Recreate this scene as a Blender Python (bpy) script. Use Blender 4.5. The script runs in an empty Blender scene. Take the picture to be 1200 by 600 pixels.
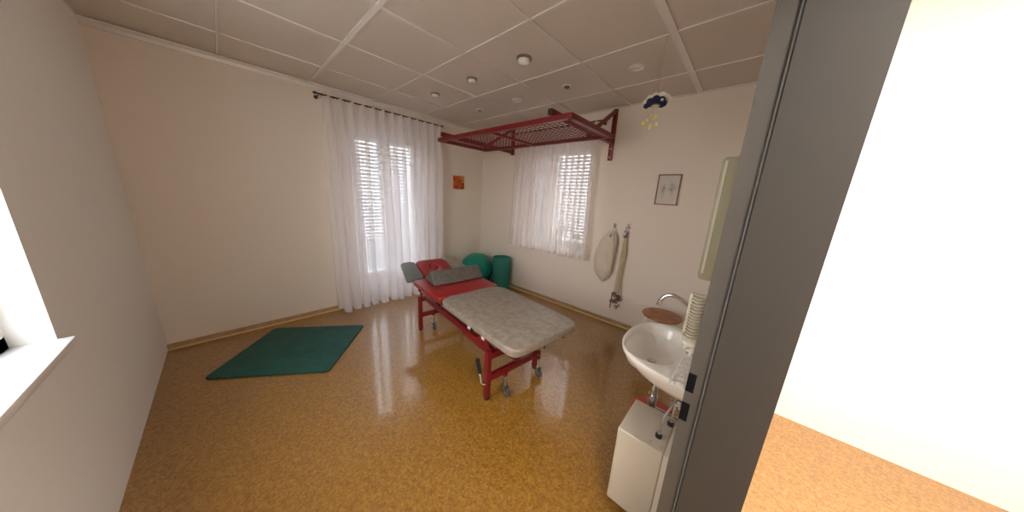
import bpy, bmesh, math, random
from mathutils import Vector, Matrix, noise
random.seed(7)
S = bpy.context.scene
HALL_FILL_W = 30
COL = S.collection
PI = math.pi
H = 2.517                    # ceiling height
WX = 3.56                    # room face of the door wall
YD = -3.62                   # wall opposite the window wall

# ------------------------------------------------------------------ materials
def mat(name, color, rough=0.5, metal=0.0, coat=0.0, spec=0.5, bump=None, var=None, trans=0.0, sss=0.0):
    m = bpy.data.materials.new(name); m.use_nodes = True
    nt = m.node_tree; b = nt.nodes['Principled BSDF']
    b.inputs['Base Color'].default_value = (*color, 1)
    b.inputs['Roughness'].default_value = rough
    b.inputs['Metallic'].default_value = metal
    b.inputs['Coat Weight'].default_value = coat
    b.inputs['Coat Roughness'].default_value = 0.15
    b.inputs['Specular IOR Level'].default_value = spec
    b.inputs['Transmission Weight'].default_value = trans
    tc = nt.nodes.new('ShaderNodeTexCoord')
    if var:                                   # (colour2, scale, detail, low, high)
        n = nt.nodes.new('ShaderNodeTexNoise'); n.inputs['Scale'].default_value = var[1]; n.inputs['Detail'].default_value = var[2]
        nt.links.new(tc.outputs['Object'], n.inputs['Vector'])
        r = nt.nodes.new('ShaderNodeValToRGB')
        r.color_ramp.elements[0].position = var[3]; r.color_ramp.elements[0].color = (*color, 1)
        r.color_ramp.elements[1].position = var[4]; r.color_ramp.elements[1].color = (*var[0], 1)
        nt.links.new(n.outputs['Fac'], r.inputs['Fac']); nt.links.new(r.outputs['Color'], b.inputs['Base Color'])
    if bump:                                  # (scale, strength, distance)
        n = nt.nodes.new('ShaderNodeTexNoise'); n.inputs['Scale'].default_value = bump[0]; n.inputs['Detail'].default_value = 4
        nt.links.new(tc.outputs['Object'], n.inputs['Vector'])
        u = nt.nodes.new('ShaderNodeBump'); u.inputs['Strength'].default_value = bump[1]; u.inputs['Distance'].default_value = bump[2]
        nt.links.new(n.outputs['Fac'], u.inputs['Height']); nt.links.new(u.outputs['Normal'], b.inputs['Normal'])
    return m

def sheer(name, color, see, transl):
    m = bpy.data.materials.new(name); m.use_nodes = True
    nt = m.node_tree; nt.nodes.clear()
    out = nt.nodes.new('ShaderNodeOutputMaterial')
    d = nt.nodes.new('ShaderNodeBsdfDiffuse'); t = nt.nodes.new('ShaderNodeBsdfTranslucent'); tr = nt.nodes.new('ShaderNodeBsdfTransparent')
    d.inputs['Color'].default_value = (*color, 1); t.inputs['Color'].default_value = (*color, 1)
    a = nt.nodes.new('ShaderNodeMixShader'); a.inputs[0].default_value = transl
    nt.links.new(d.outputs[0], a.inputs[1]); nt.links.new(t.outputs[0], a.inputs[2])
    b = nt.nodes.new('ShaderNodeMixShader'); b.inputs[0].default_value = see
    nt.links.new(a.outputs[0], b.inputs[1]); nt.links.new(tr.outputs[0], b.inputs[2])
    nt.links.new(b.outputs[0], out.inputs[0])
    return m

def cork():
    m = bpy.data.materials.new('cork_floor'); m.use_nodes = True
    nt = m.node_tree; b = nt.nodes['Principled BSDF']
    tc = nt.nodes.new('ShaderNodeTexCoord')
    v = nt.nodes.new('ShaderNodeTexVoronoi'); v.inputs['Scale'].default_value = 105
    n = nt.nodes.new('ShaderNodeTexNoise'); n.inputs['Scale'].default_value = 30; n.inputs['Detail'].default_value = 5
    n2 = nt.nodes.new('ShaderNodeTexNoise'); n2.inputs['Scale'].default_value = 190; n2.inputs['Detail'].default_value = 3
    for x in (v, n, n2): nt.links.new(tc.outputs['Object'], x.inputs['Vector'])
    sep = nt.nodes.new('ShaderNodeSeparateColor'); nt.links.new(v.outputs['Color'], sep.inputs[0])
    r = nt.nodes.new('ShaderNodeValToRGB'); cr = r.color_ramp
    cr.elements[0].position = 0.0; cr.elements[0].color = (0.150, 0.062, 0.008, 1)
    cr.elements[1].position = 1.0; cr.elements[1].color = (0.52, 0.30, 0.062, 1)
    e = cr.elements.new(0.25); e.color = (0.275, 0.125, 0.016, 1)
    e = cr.elements.new(0.7); e.color = (0.41, 0.205, 0.028, 1)
    mx = nt.nodes.new('ShaderNodeMix'); mx.data_type = 'FLOAT'; mx.inputs[0].default_value = 0.45
    nt.links.new(sep.outputs[0], mx.inputs[2]); nt.links.new(n2.outputs['Fac'], mx.inputs[3])
    nt.links.new(mx.outputs[0], r.inputs['Fac'])
    r2 = nt.nodes.new('ShaderNodeValToRGB')
    r2.color_ramp.elements[0].position = 0.3; r2.color_ramp.elements[0].color = (0.80, 0.78, 0.74, 1)
    r2.color_ramp.elements[1].position = 0.7; r2.color_ramp.elements[1].color = (1.0, 1.0, 1.0, 1)
    nt.links.new(n.outputs['Fac'], r2.inputs['Fac'])
    mc = nt.nodes.new('ShaderNodeMix'); mc.data_type = 'RGBA'; mc.blend_type = 'MULTIPLY'; mc.inputs[0].default_value = 1.0
    nt.links.new(r.outputs['Color'], mc.inputs[6]); nt.links.new(r2.outputs['Color'], mc.inputs[7])
    nt.links.new(mc.outputs[2], b.inputs['Base Color'])
    b.inputs['Roughness'].default_value = 0.38
    b.inputs['Specular IOR Level'].default_value = 0.6
    b.inputs['Coat Weight'].default_value = 1.0; b.inputs['Coat Roughness'].default_value = 0.09; b.inputs['Coat IOR'].default_value = 1.65
    n3 = nt.nodes.new('ShaderNodeTexNoise'); n3.inputs['Scale'].default_value = 6; n3.inputs['Detail'].default_value = 2
    nt.links.new(tc.outputs['Object'], n3.inputs['Vector'])
    u = nt.nodes.new('ShaderNodeBump'); u.inputs['Strength'].default_value = 0.10; u.inputs['Distance'].default_value = 0.01
    nt.links.new(n3.outputs['Fac'], u.inputs['Height']); nt.links.new(u.outputs['Normal'], b.inputs['Normal'])
    return m

M = {}
M['wall'] = mat('wall_paint', (0.80, 0.715, 0.63), 0.75, bump=(160, 0.12, 0.002), spec=0.3)
M['wall_grey'] = mat('wall_paint_warm_white', (0.77, 0.70, 0.62), 0.75, bump=(160, 0.12, 0.002), spec=0.3)
M['hall'] = mat('hall_paint', (0.86, 0.85, 0.83), 0.8, spec=0.3)
M['tile'] = mat('ceiling_tile', (0.68, 0.61, 0.54), 0.9, var=((0.60, 0.535, 0.475), 300, 2, 0.45, 0.62), bump=(350, 0.25, 0.002), spec=0.1)
M['tee'] = mat('ceiling_tee', (0.74, 0.69, 0.64), 0.22, spec=0.9)
M['cork'] = cork()
M['skirt'] = mat('skirting_wood', (0.36, 0.22, 0.10), 0.4, var=((0.46, 0.30, 0.14), 20, 4, 0.3, 0.7))
M['skirt_light'] = mat('skirting_strip', (0.62, 0.44, 0.22), 0.35)
M['sheer'] = sheer('sheer_white', (0.95, 0.925, 0.94), 0.44, 0.45)
M['sheer_b'] = sheer('sheer_cream', (0.94, 0.88, 0.85), 0.38, 0.42)
M['blind'] = sheer('blind_slat', (0.50, 0.51, 0.54), 0.0, 0.34)
M['pvc'] = mat('window_plastic', (0.85, 0.84, 0.82), 0.35)
M['dark_metal'] = mat('dark_metal', (0.06, 0.045, 0.04), 0.4, 0.6)
M['red_metal'] = mat('red_powder_coat', (0.185, 0.008, 0.011), 0.38, bump=(200, 0.05, 0.001))
M['dark_red_metal'] = mat('dark_red_powder_coat', (0.13, 0.009, 0.010), 0.4)
M['red_vinyl'] = mat('red_vinyl', (0.29, 0.016, 0.017), 0.31, bump=(260, 0.15, 0.001), spec=0.6, coat=0.1)
M['grey_vinyl'] = mat('grey_mottled_vinyl', (0.225, 0.183, 0.145), 0.42, var=((0.31, 0.26, 0.21), 26, 10, 0.36, 0.64), bump=(200, 0.12, 0.001))
M['slate_vinyl'] = mat('slate_vinyl', (0.16, 0.175, 0.17), 0.4, bump=(220, 0.12, 0.001))
M['wedge_vinyl'] = mat('wedge_fabric', (0.10, 0.088, 0.073), 0.6, var=((0.15, 0.135, 0.115), 35, 5, 0.35, 0.65))
M['black'] = mat('black_plastic', (0.012, 0.012, 0.013), 0.45)
M['rubber'] = mat('grey_rubber', (0.07, 0.07, 0.07), 0.6)
M['chrome'] = mat('chrome', (0.62, 0.61, 0.60), 0.16, 1.0)
M['steel'] = mat('brushed_steel', (0.50, 0.49, 0.47), 0.35, 1.0)
M['ball'] = mat('ball_vinyl', (0.0, 0.27, 0.195), 0.35, bump=(90, 0.05, 0.001), spec=0.5)
M['roll'] = mat('roll_foam', (0.018, 0.19, 0.14), 0.7, bump=(120, 0.2, 0.002))
M['roll_in'] = mat('roll_foam_inside', (0.008, 0.07, 0.05), 0.8)
M['mat'] = mat('mat_foam', (0.012, 0.085, 0.068), 0.75, bump=(150, 0.3, 0.002), var=((0.02, 0.11, 0.09), 9, 3, 0.3, 0.7))
M['ceramic'] = mat('white_ceramic', (0.76, 0.72, 0.66), 0.2, coat=0.3, spec=0.4)
M['heater'] = mat('heater_enamel', (0.54, 0.48, 0.385), 0.4)
M['wood'] = mat('stool_wood', (0.23, 0.085, 0.03), 0.45, var=((0.42, 0.19, 0.075), 9, 6, 0.35, 0.6))
M['white_metal'] = mat('white_metal', (0.75, 0.74, 0.71), 0.35)
M['bin_red'] = mat('bin_red', (0.42, 0.012, 0.012), 0.35)
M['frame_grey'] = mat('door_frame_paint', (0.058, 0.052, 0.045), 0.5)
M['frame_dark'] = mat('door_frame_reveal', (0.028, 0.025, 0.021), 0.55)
M['seal'] = mat('seal_grey', (0.10, 0.097, 0.09), 0.6)
M['canvas'] = mat('bag_cotton', (0.67, 0.58, 0.48), 0.85, bump=(240, 0.35, 0.002))
M['rope'] = mat('rope_cotton', (0.52, 0.42, 0.25), 0.8)
M['clip'] = mat('clip_brown', (0.13, 0.055, 0.045), 0.5)
M['blue_grey'] = mat('pulley_blue_grey', (0.10, 0.14, 0.18), 0.3, 0.5)
M['paper'] = mat('paper_white', (0.62, 0.57, 0.52), 0.6)
M['ink'] = mat('ink_grey', (0.17, 0.165, 0.14), 0.7)
M['frame_red'] = mat('picture_frame_red', (0.20, 0.014, 0.014), 0.4)
M['navy'] = mat('navy_felt', (0.010, 0.014, 0.055), 0.8)
M['white_felt'] = mat('white_felt', (0.72, 0.69, 0.62), 0.8)
M['yellow'] = mat('yellow_felt', (0.70, 0.60, 0.20), 0.7)
M['peach'] = mat('peach_felt', (0.22, 0.16, 0.13), 0.8)
M['thread'] = mat('thread', (0.30, 0.27, 0.24), 0.8)
M['lamp_ring'] = mat('lamp_ring', (0.70, 0.66, 0.61), 0.35, spec=0.5)
M['lamp_dark'] = mat('lamp_inside', (0.30, 0.26, 0.23), 0.3, 0.7)
M['lamp_glass'] = mat('lamp_glass', (0.80, 0.80, 0.76), 0.25, coat=0.4)
M['leaf'] = mat('leaf_green', (0.05, 0.09, 0.035), 0.6, var=((0.09, 0.14, 0.05), 12, 2, 0.3, 0.7))
M['pot'] = mat('pot_clay', (0.45, 0.40, 0.36), 0.6)
M['khaki'] = mat('dispenser_khaki', (0.29, 0.265, 0.17), 0.5)
M['cup'] = mat('cup_plastic', (0.56, 0.51, 0.41), 0.4)
M['cloth'] = mat('white_cloth', (0.74, 0.71, 0.66), 0.85, bump=(45, 0.9, 0.01))
M['blue'] = mat('ornament_blue', (0.03, 0.07, 0.28), 0.4)
M['soil'] = mat('outdoor_ground', (0.38, 0.36, 0.33), 0.9)
M['plaster_out'] = mat('outdoor_plaster', (0.74, 0.73, 0.73), 0.9)
def orange_canvas():
    m = bpy.data.materials.new('orange_canvas'); m.use_nodes = True; nt = m.node_tree; b = nt.nodes['Principled BSDF']
    tc = nt.nodes.new('ShaderNodeTexCoord')
    v = nt.nodes.new('ShaderNodeTexVoronoi'); v.inputs['Scale'].default_value = 15
    nt.links.new(tc.outputs['Object'], v.inputs['Vector'])
    s = nt.nodes.new('ShaderNodeSeparateColor'); nt.links.new(v.outputs['Color'], s.inputs[0])
    r = nt.nodes.new('ShaderNodeValToRGB'); cr = r.color_ramp
    cr.elements[0].position = 0; cr.elements[0].color = (0.30, 0.025, 0.008, 1)
    cr.elements[1].position = 1; cr.elements[1].color = (0.62, 0.28, 0.08, 1)
    e = cr.elements.new(0.3); e.color = (0.50, 0.085, 0.012, 1)
    e = cr.elements.new(0.75); e.color = (0.60, 0.135, 0.018, 1)
    nt.links.new(s.outputs[0], r.inputs['Fac']); nt.links.new(r.outputs['Color'], b.inputs['Base Color'])
    b.inputs['Roughness'].default_value = 0.7
    return m
M['orange'] = orange_canvas()

# ------------------------------------------------------------------ helpers
class B:
    """collects shapes, then builds ONE mesh object"""
    def __init__(self): self.bm = bmesh.new()
    def _add(self, verts, faces, mi=0):
        vs = [self.bm.verts.new(v) for v in verts]
        for f in faces:
            try:
                fc = self.bm.faces.new([vs[i] for i in f]); fc.material_index = mi
            except ValueError: pass
        return self
    def box(self, lo, hi, mx=None, bev=0.0, mi=0, seg=2):
        t = bmesh.new(); bmesh.ops.create_cube(t, size=1)
        c = [(lo[i]+hi[i])/2 for i in range(3)]; s = [abs(hi[i]-lo[i]) for i in range(3)]
        for v in t.verts: v.co = Vector((c[0]+v.co.x*s[0], c[1]+v.co.y*s[1], c[2]+v.co.z*s[2]))
        if bev > 0: bmesh.ops.bevel(t, geom=t.edges[:], offset=bev, segments=seg, profile=0.5, affect='EDGES')
        return self.merge(t, mx, mi)
    def merge(self, t, mx=None, mi=0):
        if mx is not None: bmesh.ops.transform(t, matrix=mx, verts=t.verts)
        t.verts.index_update()
        self._add([v.co.copy() for v in t.verts], [[v.index for v in f.verts] for f in t.faces], mi)
        t.free(); return self
    def bar(self, p, q, w, h, up=(0, 0, 1), bev=0.0, mi=0):
        p = Vector(p); q = Vector(q); d = q-p; L = d.length; x = d.normalized()
        u = Vector(up); y = u.cross(x)
        if y.length < 1e-4: y = Vector((0, 1, 0)).cross(x)
        y.normalize(); z = x.cross(y)
        mx = Matrix((x, y, z)).transposed().to_4x4(); mx.translation = p
        return self.box((0, -w/2, -h/2), (L, w/2, h/2), mx, bev, mi)
    def tube(self, pts, r, n=12, mi=0, closed=False, cap=True):
        pts = [Vector(p) for p in pts]; N = len(pts)
        rs = r if isinstance(r, (list, tuple)) else [r]*N
        vs = []; prev = None
        for i, p in enumerate(pts):
            a = pts[(i-1) % N] if (closed or i > 0) else p
            b = pts[(i+1) % N] if (closed or i < N-1) else p
            t = (b-a).normalized()
            if prev is None:
                u = t.orthogonal().normalized()
            else:
                u = (prev - t*prev.dot(t)).normalized()
            prev = u; w = t.cross(u)
            for k in range(n):
                an = 2*PI*k/n; vs.append(p + (u*math.cos(an)+w*math.sin(an))*rs[i])
        fs = []
        for i in range(N if closed else N-1):
            j = (i+1) % N
            for k in range(n):
                fs.append((i*n+k, i*n+(k+1) % n, j*n+(k+1) % n, j*n+k))
        if cap and not closed:
            fs.append(tuple(range(n-1, -1, -1))); fs.append(tuple((N-1)*n+k for k in range(n)))
        return self._add(vs, fs, mi)
    def lathe(self, prof, n=32, mx=None, mi=0, closed=False):
        """prof: (r, z) list; r=0 ends closed to a point"""
        t = bmesh.new(); rings = []
        for r, z in prof:
            if r < 1e-6: rings.append([t.verts.new((0, 0, z))])
            else: rings.append([t.verts.new((r*math.cos(2*PI*k/n), r*math.sin(2*PI*k/n), z)) for k in range(n)])
        R = len(rings)
        for i in range(R if closed else R-1):
            a, b = rings[i], rings[(i+1) % R]
            for k in range(n):
                k2 = (k+1) % n
                if len(a) == 1 and len(b) == 1: continue
                if len(a) == 1: t.faces.new((a[0], b[k2], b[k]))
                elif len(b) == 1: t.faces.new((a[k], a[k2], b[0]))
                else: t.faces.new((a[k], a[k2], b[k2], b[k]))
        return self.merge(t, mx, mi)
    def prism(self, poly, axis, a, b, mi=0, mx=None, bev=0.0):
        """poly in the two other axes (cyclic order), extruded along axis from a to b"""
        t = bmesh.new()
        def P(p, c):
            return {'x': (c, p[0], p[1]), 'y': (p[0], c, p[1]), 'z': (p[0], p[1], c)}[axis]
        A = [t.verts.new(P(p, a)) for p in poly]; C = [t.verts.new(P(p, b)) for p in poly]; n = len(poly)
        t.faces.new(A); t.faces.new(C[::-1])
        for i in range(n): t.faces.new((A[i], C[i], C[(i+1) % n], A[(i+1) % n]))
        bmesh.ops.recalc_face_normals(t, faces=t.faces[:])
        if bev > 0: bmesh.ops.bevel(t, geom=t.edges[:], offset=bev, segments=2, profile=0.5, affect='EDGES')
        return self.merge(t, mx, mi)
    def ball(self, c, r, u=16, v=10, mi=0, mx=None):
        t = bmesh.new(); bmesh.ops.create_uvsphere(t, u_segments=u, v_segments=v, radius=1)
        rr = r if isinstance(r, (tuple, list)) else (r, r, r)
        for w in t.verts: w.co = Vector((c[0]+w.co.x*rr[0], c[1]+w.co.y*rr[1], c[2]+w.co.z*rr[2]))
        return self.merge(t, mx, mi)
    def build(self, name, mats, parent=None, smooth=True, angle=35, **tags):
        me = bpy.data.meshes.new(name)
        bmesh.ops.recalc_face_normals(self.bm, faces=self.bm.faces[:])
        self.bm.to_mesh(me); self.bm.free()
        for m in (mats if isinstance(mats, (list, tuple)) else [mats]): me.materials.append(m)
        if smooth:
            me.polygons.foreach_set('use_smooth', [True]*len(me.polygons))
            try: me.set_sharp_from_angle(angle=math.radians(angle))
            except Exception: pass
        o = bpy.data.objects.new(name, me); COL.objects.link(o)
        if parent is not None: o.parent = parent
        for k, v in tags.items(): o[k] = v
        return o

def thing(name, label, cat, loc=(0, 0, 0), rz=0.0, group=None):
    o = bpy.data.objects.new(name, None); COL.objects.link(o); o.empty_display_size = 0.1
    o.location = loc; o.rotation_euler = (0, 0, rz); o['label'] = label; o['category'] = cat; o['kind'] = 'thing'
    if group: o['group'] = group
    return o
def tag(o, label, cat, group=None, kind='thing'):
    o['label'] = label; o['category'] = cat; o['kind'] = kind
    if group: o['group'] = group
    return o
def struct(b, name, m, parent=None, label=None, smooth=False):
    o = b.build(name, m, parent, smooth=smooth)
    if parent is None:
        o['kind'] = 'structure'; o['category'] = name.split('_')[0]
        if label: o['label'] = label
    elif label: o['label'] = label
    return o
def dup(root, loc, rz, label=None, group=None):
    r = root.copy(); COL.objects.link(r); r.location = loc; r.rotation_euler = (0, 0, rz)
    if label: r['label'] = label
    if group: r['group'] = group
    for ch in list(root.children):
        c = ch.copy(); COL.objects.link(c); c.parent = r
        for g in ch.children:
            d = g.copy(); COL.objects.link(d); d.parent = c
    return r
def plate(B_, lo, hi, holes, axis, a, b):
    """rectangular wall slab in the two other axes with rectangular holes, cut into boxes"""
    us = sorted({lo[0], hi[0], *[h[0] for h in holes], *[h[2] for h in holes]})
    vs = sorted({lo[1], hi[1], *[h[1] for h in holes], *[h[3] for h in holes]})
    for i in range(len(us)-1):
        # merge vertical runs
        run = None
        for j in range(len(vs)-1):
            cu, cv = (us[i]+us[i+1])/2, (vs[j]+vs[j+1])/2
            solid = not any(h[0] < cu < h[2] and h[1] < cv < h[3] for h in holes)
            if solid and run is None: run = vs[j]
            if (not solid or j == len(vs)-2) and run is not None:
                top = vs[j+1] if solid else vs[j]
                L, Hh = (us[i], run), (us[i+1], top)
                if axis == 'x': B_.box((a, L[0], L[1]), (b, Hh[0], Hh[1]))
                else: B_.box((L[0], a, L[1]), (Hh[0], b, Hh[1]))
                run = None

# ------------------------------------------------------------------ room shell
WA = (-2.07, 0.06, -1.12, 2.22)        # French window: y0, z0, y1, z1
WB = (0.93, 0.80, 2.05, 2.20)          # small window: x0, z0, x1, z1
TH = 0.30
b = B(); plate(b, (YD-0.2, 0), (TH, H+0.1), [WA], 'x', -TH, 0.0)
struct(b, 'wall_left', M['wall_grey'], label='warm white wall with the floor-length curtained window')
b = B(); plate(b, (0, 0), (WX+0.14, H+0.1), [WB], 'y', 0.0, TH)
struct(b, 'wall_back', M['wall'], label='warm white wall with the short curtained window')
W_ADD = (1.70, 0.85, 2.72, 2.25)        # window added behind the camera side to bring in fill light
b = B(); plate(b, (0, 0), (WX+0.14, H+0.1), [W_ADD], 'y', YD-0.2, YD); struct(b, 'wall_front', M['hall'], label='plain white wall facing the short window')
JY0, JY1, DT = -3.22, -2.345, 2.05     # clear door opening
b = B(); plate(b, (YD, 0), (0, H+0.1), [(JY0-0.02, 0, JY1+0.02, DT+0.02)], 'x', WX, WX+0.14)
struct(b, 'wall_right', M['wall'], label='warm white wall carrying the wash basin and the doorway')
b = B(); b.box((-TH, YD-0.2, -0.1), (5.4, TH, 0.0)); struct(b, 'floor', M['cork'], label='glossy orange brown cork floor')
# ceiling: tiles plus metal tees
b = B(); b.box((-TH, YD-0.2, H+0.006), (WX+0.14, TH, H+0.1)); ceil_o = struct(b, 'ceiling', M['tile'], label='suspended ceiling of square beige grey mineral tiles')
b = B(); a0, b0, s = 0.530, 0.490, 0.625
k = -1; x = a0
while x < WX:
    w = 0.045 if abs(x-3.03) < 0.01 else 0.014
    b.box((x-w/2, YD, H-0.002), (x+w/2, 0, H+0.02)); x += s
y = -b0
while y > YD:
    w = 0.032 if abs(y+2.365) < 0.01 else 0.014
    b.box((0, y-w/2, H-0.0015), (WX, y+w/2, H+0.02)); y -= s
b.build('ceiling_grid', M['tee'], ceil_o, smooth=False)
b = B(); b.prism([(0, H), (0.045, H), (0.040, H-0.008), (0.016, H-0.018), (0.008, H-0.042), (0, H-0.045)], 'y', YD, 0)
struct(b, 'trim_1', M['tee'], label='white cove strip where wall and ceiling meet above the long curtain', smooth=False)
b = B(); b.box((0.03, -0.018, H-0.006), (WX, 0, H+0.004)); b.box((WX-0.018, YD, H-0.006), (WX, -0.018, H+0.004))
struct(b, 'trim_2', M['tee'], label='thin metal edge strip of the suspended ceiling')
# skirting boards
def skirting(name, p, q, n):
    p = Vector(p); q = Vector(q); n = Vector(n)
    b = B(); L = (q-p).length; d = (q-p).normalized()
    mx = Matrix((d, n, Vector((0, 0, 1)))).transposed().to_4x4(); mx.translation = p
    b.prism([(0, 0.0), (0.016, 0.0), (0.016, 0.045), (0.008, 0.052), (0, 0.052)], 'x', 0, L, mx=mx)
    o = b.build(name, M['skirt'], None, smooth=False); o['kind'] = 'structure'; o['category'] = 'baseboard'
    b = B(); b.prism([(0.016, 0.0), (0.026, 0.0), (0.016, 0.014)], 'x', 0, L, mx=mx)
    b.build('foot_strip', M['skirt_light'], o, smooth=False, label='pale strip along the foot of the baseboard')
    return o
skirting('baseboard_left', (0, YD, 0), (0, WA[0]-0.0, 0), (1, 0, 0))['label'] = 'brown wooden baseboard beside the long curtain'
skirting('baseboard_corner', (0, WA[2], 0), (0, -0.017, 0), (1, 0, 0))['label'] = 'brown wooden baseboard between the long curtain and the room corner'
skirting('baseboard_back', (WX, 0, 0), (0, 0, 0), (0, -1, 0))['label'] = 'brown wooden baseboard under the short window'
skirting('baseboard_right', (WX, -2.27, 0), (WX, -0.017, 0), (-1, 0, 0))['label'] = 'brown wooden baseboard under the wash basin'

# hallway beyond the doorway
b = B()
b.box((5.2, -4.7, 0), (5.4, -0.3, 2.6)); b.box((WX+0.14, -0.5, 0), (5.2, -0.3, 2.6)); b.box((WX+0.14, -4.7, 0), (5.2, -4.5, 2.6))
b.box((WX+0.0, -4.7, 0), (WX+0.14, YD-0.2, 2.6))
struct(b, 'wall_hallway', M['hall'], label='white hallway walls beyond the doorway')
b = B(); b.box((WX+0.14, -4.7, 2.6), (5.4, -0.3, 2.7)); b.box((WX, -4.7, 2.6), (WX+0.14, YD-0.2, 2.7)); struct(b, 'ceiling_hallway', M['hall'], label='white hallway ceiling')
b = B(); b.box((WX, -4.7, -0.1), (5.4, YD-0.2, 0)); struct(b, 'floor_hallway', M['cork'], label='cork floor of the hallway')

# ground and sky outside
b = B(); b.box((-8, -8, -0.35), (-TH-0.02, 8, -0.25)); b.box((-TH, TH+0.02, -0.35), (8, 8, -0.25)); struct(b, 'ground_outside', M['soil'], label='ground outside the windows')
b = B(); b.box((-8, -12, -0.35), (8, YD-1.2, -0.25)); struct(b, 'ground_yard', M['soil'], label='ground outside the added window opposite the short curtain')

for nm, lo, hi in (('wall_added', (-6.3, -9, -0.3), (-6.0, 7, 3.6)), ('wall_added_back', (-6.0, 5.5, -0.3), (8, 5.8, 3.4))):  # walls added to dim the bright horizon behind the blinds
    b = B(); b.box(lo, hi); struct(b, nm, M['plaster_out'], label='pale rendered wall added outside to dim the window view')
# ------------------------------------------------------------------ steel door frame
b = B()
xs0, xs1, xr = WX-0.012, WX+0.027, WX+0.152
for (yj, sg) in ((-2.33, 1), (JY0-0.015, -1)):
    # strike strip plus room-side flange, then the stop / reveal with a step toward the opening
    b.box((xs0, yj, 0), (xs1, yj+sg*0.012, DT+0.02))
    b.box((xs0, yj+sg*0.0121, 0), (xs0+0.006, yj+sg*0.055, DT+0.065))
door = b.build('door_1', M['frame_grey'], None, smooth=False); door['kind'] = 'structure'; door['category'] = 'door'
door['label'] = 'grey steel door frame beside the wash basin'
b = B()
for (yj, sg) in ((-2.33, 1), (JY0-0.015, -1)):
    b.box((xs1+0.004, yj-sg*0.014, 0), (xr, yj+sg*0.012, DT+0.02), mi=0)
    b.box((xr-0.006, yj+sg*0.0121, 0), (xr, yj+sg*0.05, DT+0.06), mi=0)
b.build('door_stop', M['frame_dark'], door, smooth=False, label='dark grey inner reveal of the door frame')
b = B(); b.box((xs0, JY0-0.015, DT), (xr, JY1+0.015, DT+0.02)); b.box((xs0, JY0-0.07, DT), (xs0+0.006, JY1+0.07, DT+0.065))
b.box((xs1+0.004, JY0-0.015, DT-0.015), (xr, JY1+0.015, DT)); b.build('door_head', M['frame_grey'], door, smooth=False)
for (yj, sg) in ((-2.33, 1), (JY0-0.015, -1)):
    b = B(); b.tube([(xs1+0.001, yj-sg*0.006, 0), (xs1+0.001, yj-sg*0.006, DT)], 0.0032, 8); b.build('door_seal', M['seal'], door, label='pale grey rubber door seal')
M['slot'] = mat('slot_black', (0.006, 0.006, 0.007), 0.9, spec=0.05)
for z0, z1 in ((1.005, 1.060), (0.914, 0.970)):  # black blocks paint in the dark of the latch holes
    b = B(); t = bmesh.new()
    b.box((WX-0.0115, -2.3320, z0), (WX+0.0065, -2.3290, z1), bev=0.0012)
    b.build('latch_slot', M['slot'], door, label='latch hole in the door frame, its inner dark put in as black')

# ------------------------------------------------------------------ windows
def window_a():
    y0, z0, y1, z1 = WA; X = -0.16
    b = B(); f = 0.06
    b.box((X-0.035, y0, z0), (X+0.035, y0+f, z1)); b.box((X-0.035, y1-f, z0), (X+0.035, y1, z1))
    b.box((X-0.035, y0, z1-f), (X+0.035, y1, z1)); b.box((X-0.035, y0, z0), (X+0.035, y1, z0+f))
    w = struct(b, 'window_1', M['pvc'], label='white floor-length double window behind the long curtain')
    ym = -1.60
    for (ya, yb) in ((y0+f-0.01, ym), (ym, y1-f+0.01)):
        b = B(); g = 0.075
        b.box((X-0.01, ya, z0+0.05), (X+0.055, ya+g, z1-0.05), bev=0.006); b.box((X-0.01, yb-g, z0+0.05), (X+0.055, yb, z1-0.05), bev=0.006)
        b.box((X-0.009, ya+0.02, z1-0.05-g), (X+0.054, yb-0.02, z1-0.05), bev=0.006); b.box((X-0.009, ya+0.02, z0+0.05), (X+0.054, yb-0.02, z0+0.05+0.27), bev=0.006)
        sh = b.build('window_sash', M['pvc'], w)
        b = B(); b.box((X+0.01, ya+g-0.01, z0+0.24), (X+0.014, yb-g+0.01, z1-0.11)); b.build('window_pane', M['glass'], sh, smooth=False)
    b = B(); b.box((X+0.055, ym+0.02, 1.02), (X+0.065, ym+0.05, 1.16), bev=0.004); b.bar((X+0.085, ym+0.035, 1.10), (X+0.085, ym+0.035, 0.97), 0.02, 0.014, (0, 1, 0), 0.004)
    b.bar((X+0.06, ym+0.035, 1.10), (X+0.09, ym+0.035, 1.10), 0.015, 0.015)
    b.build('window_handle', M['white_metal'], w)
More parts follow.
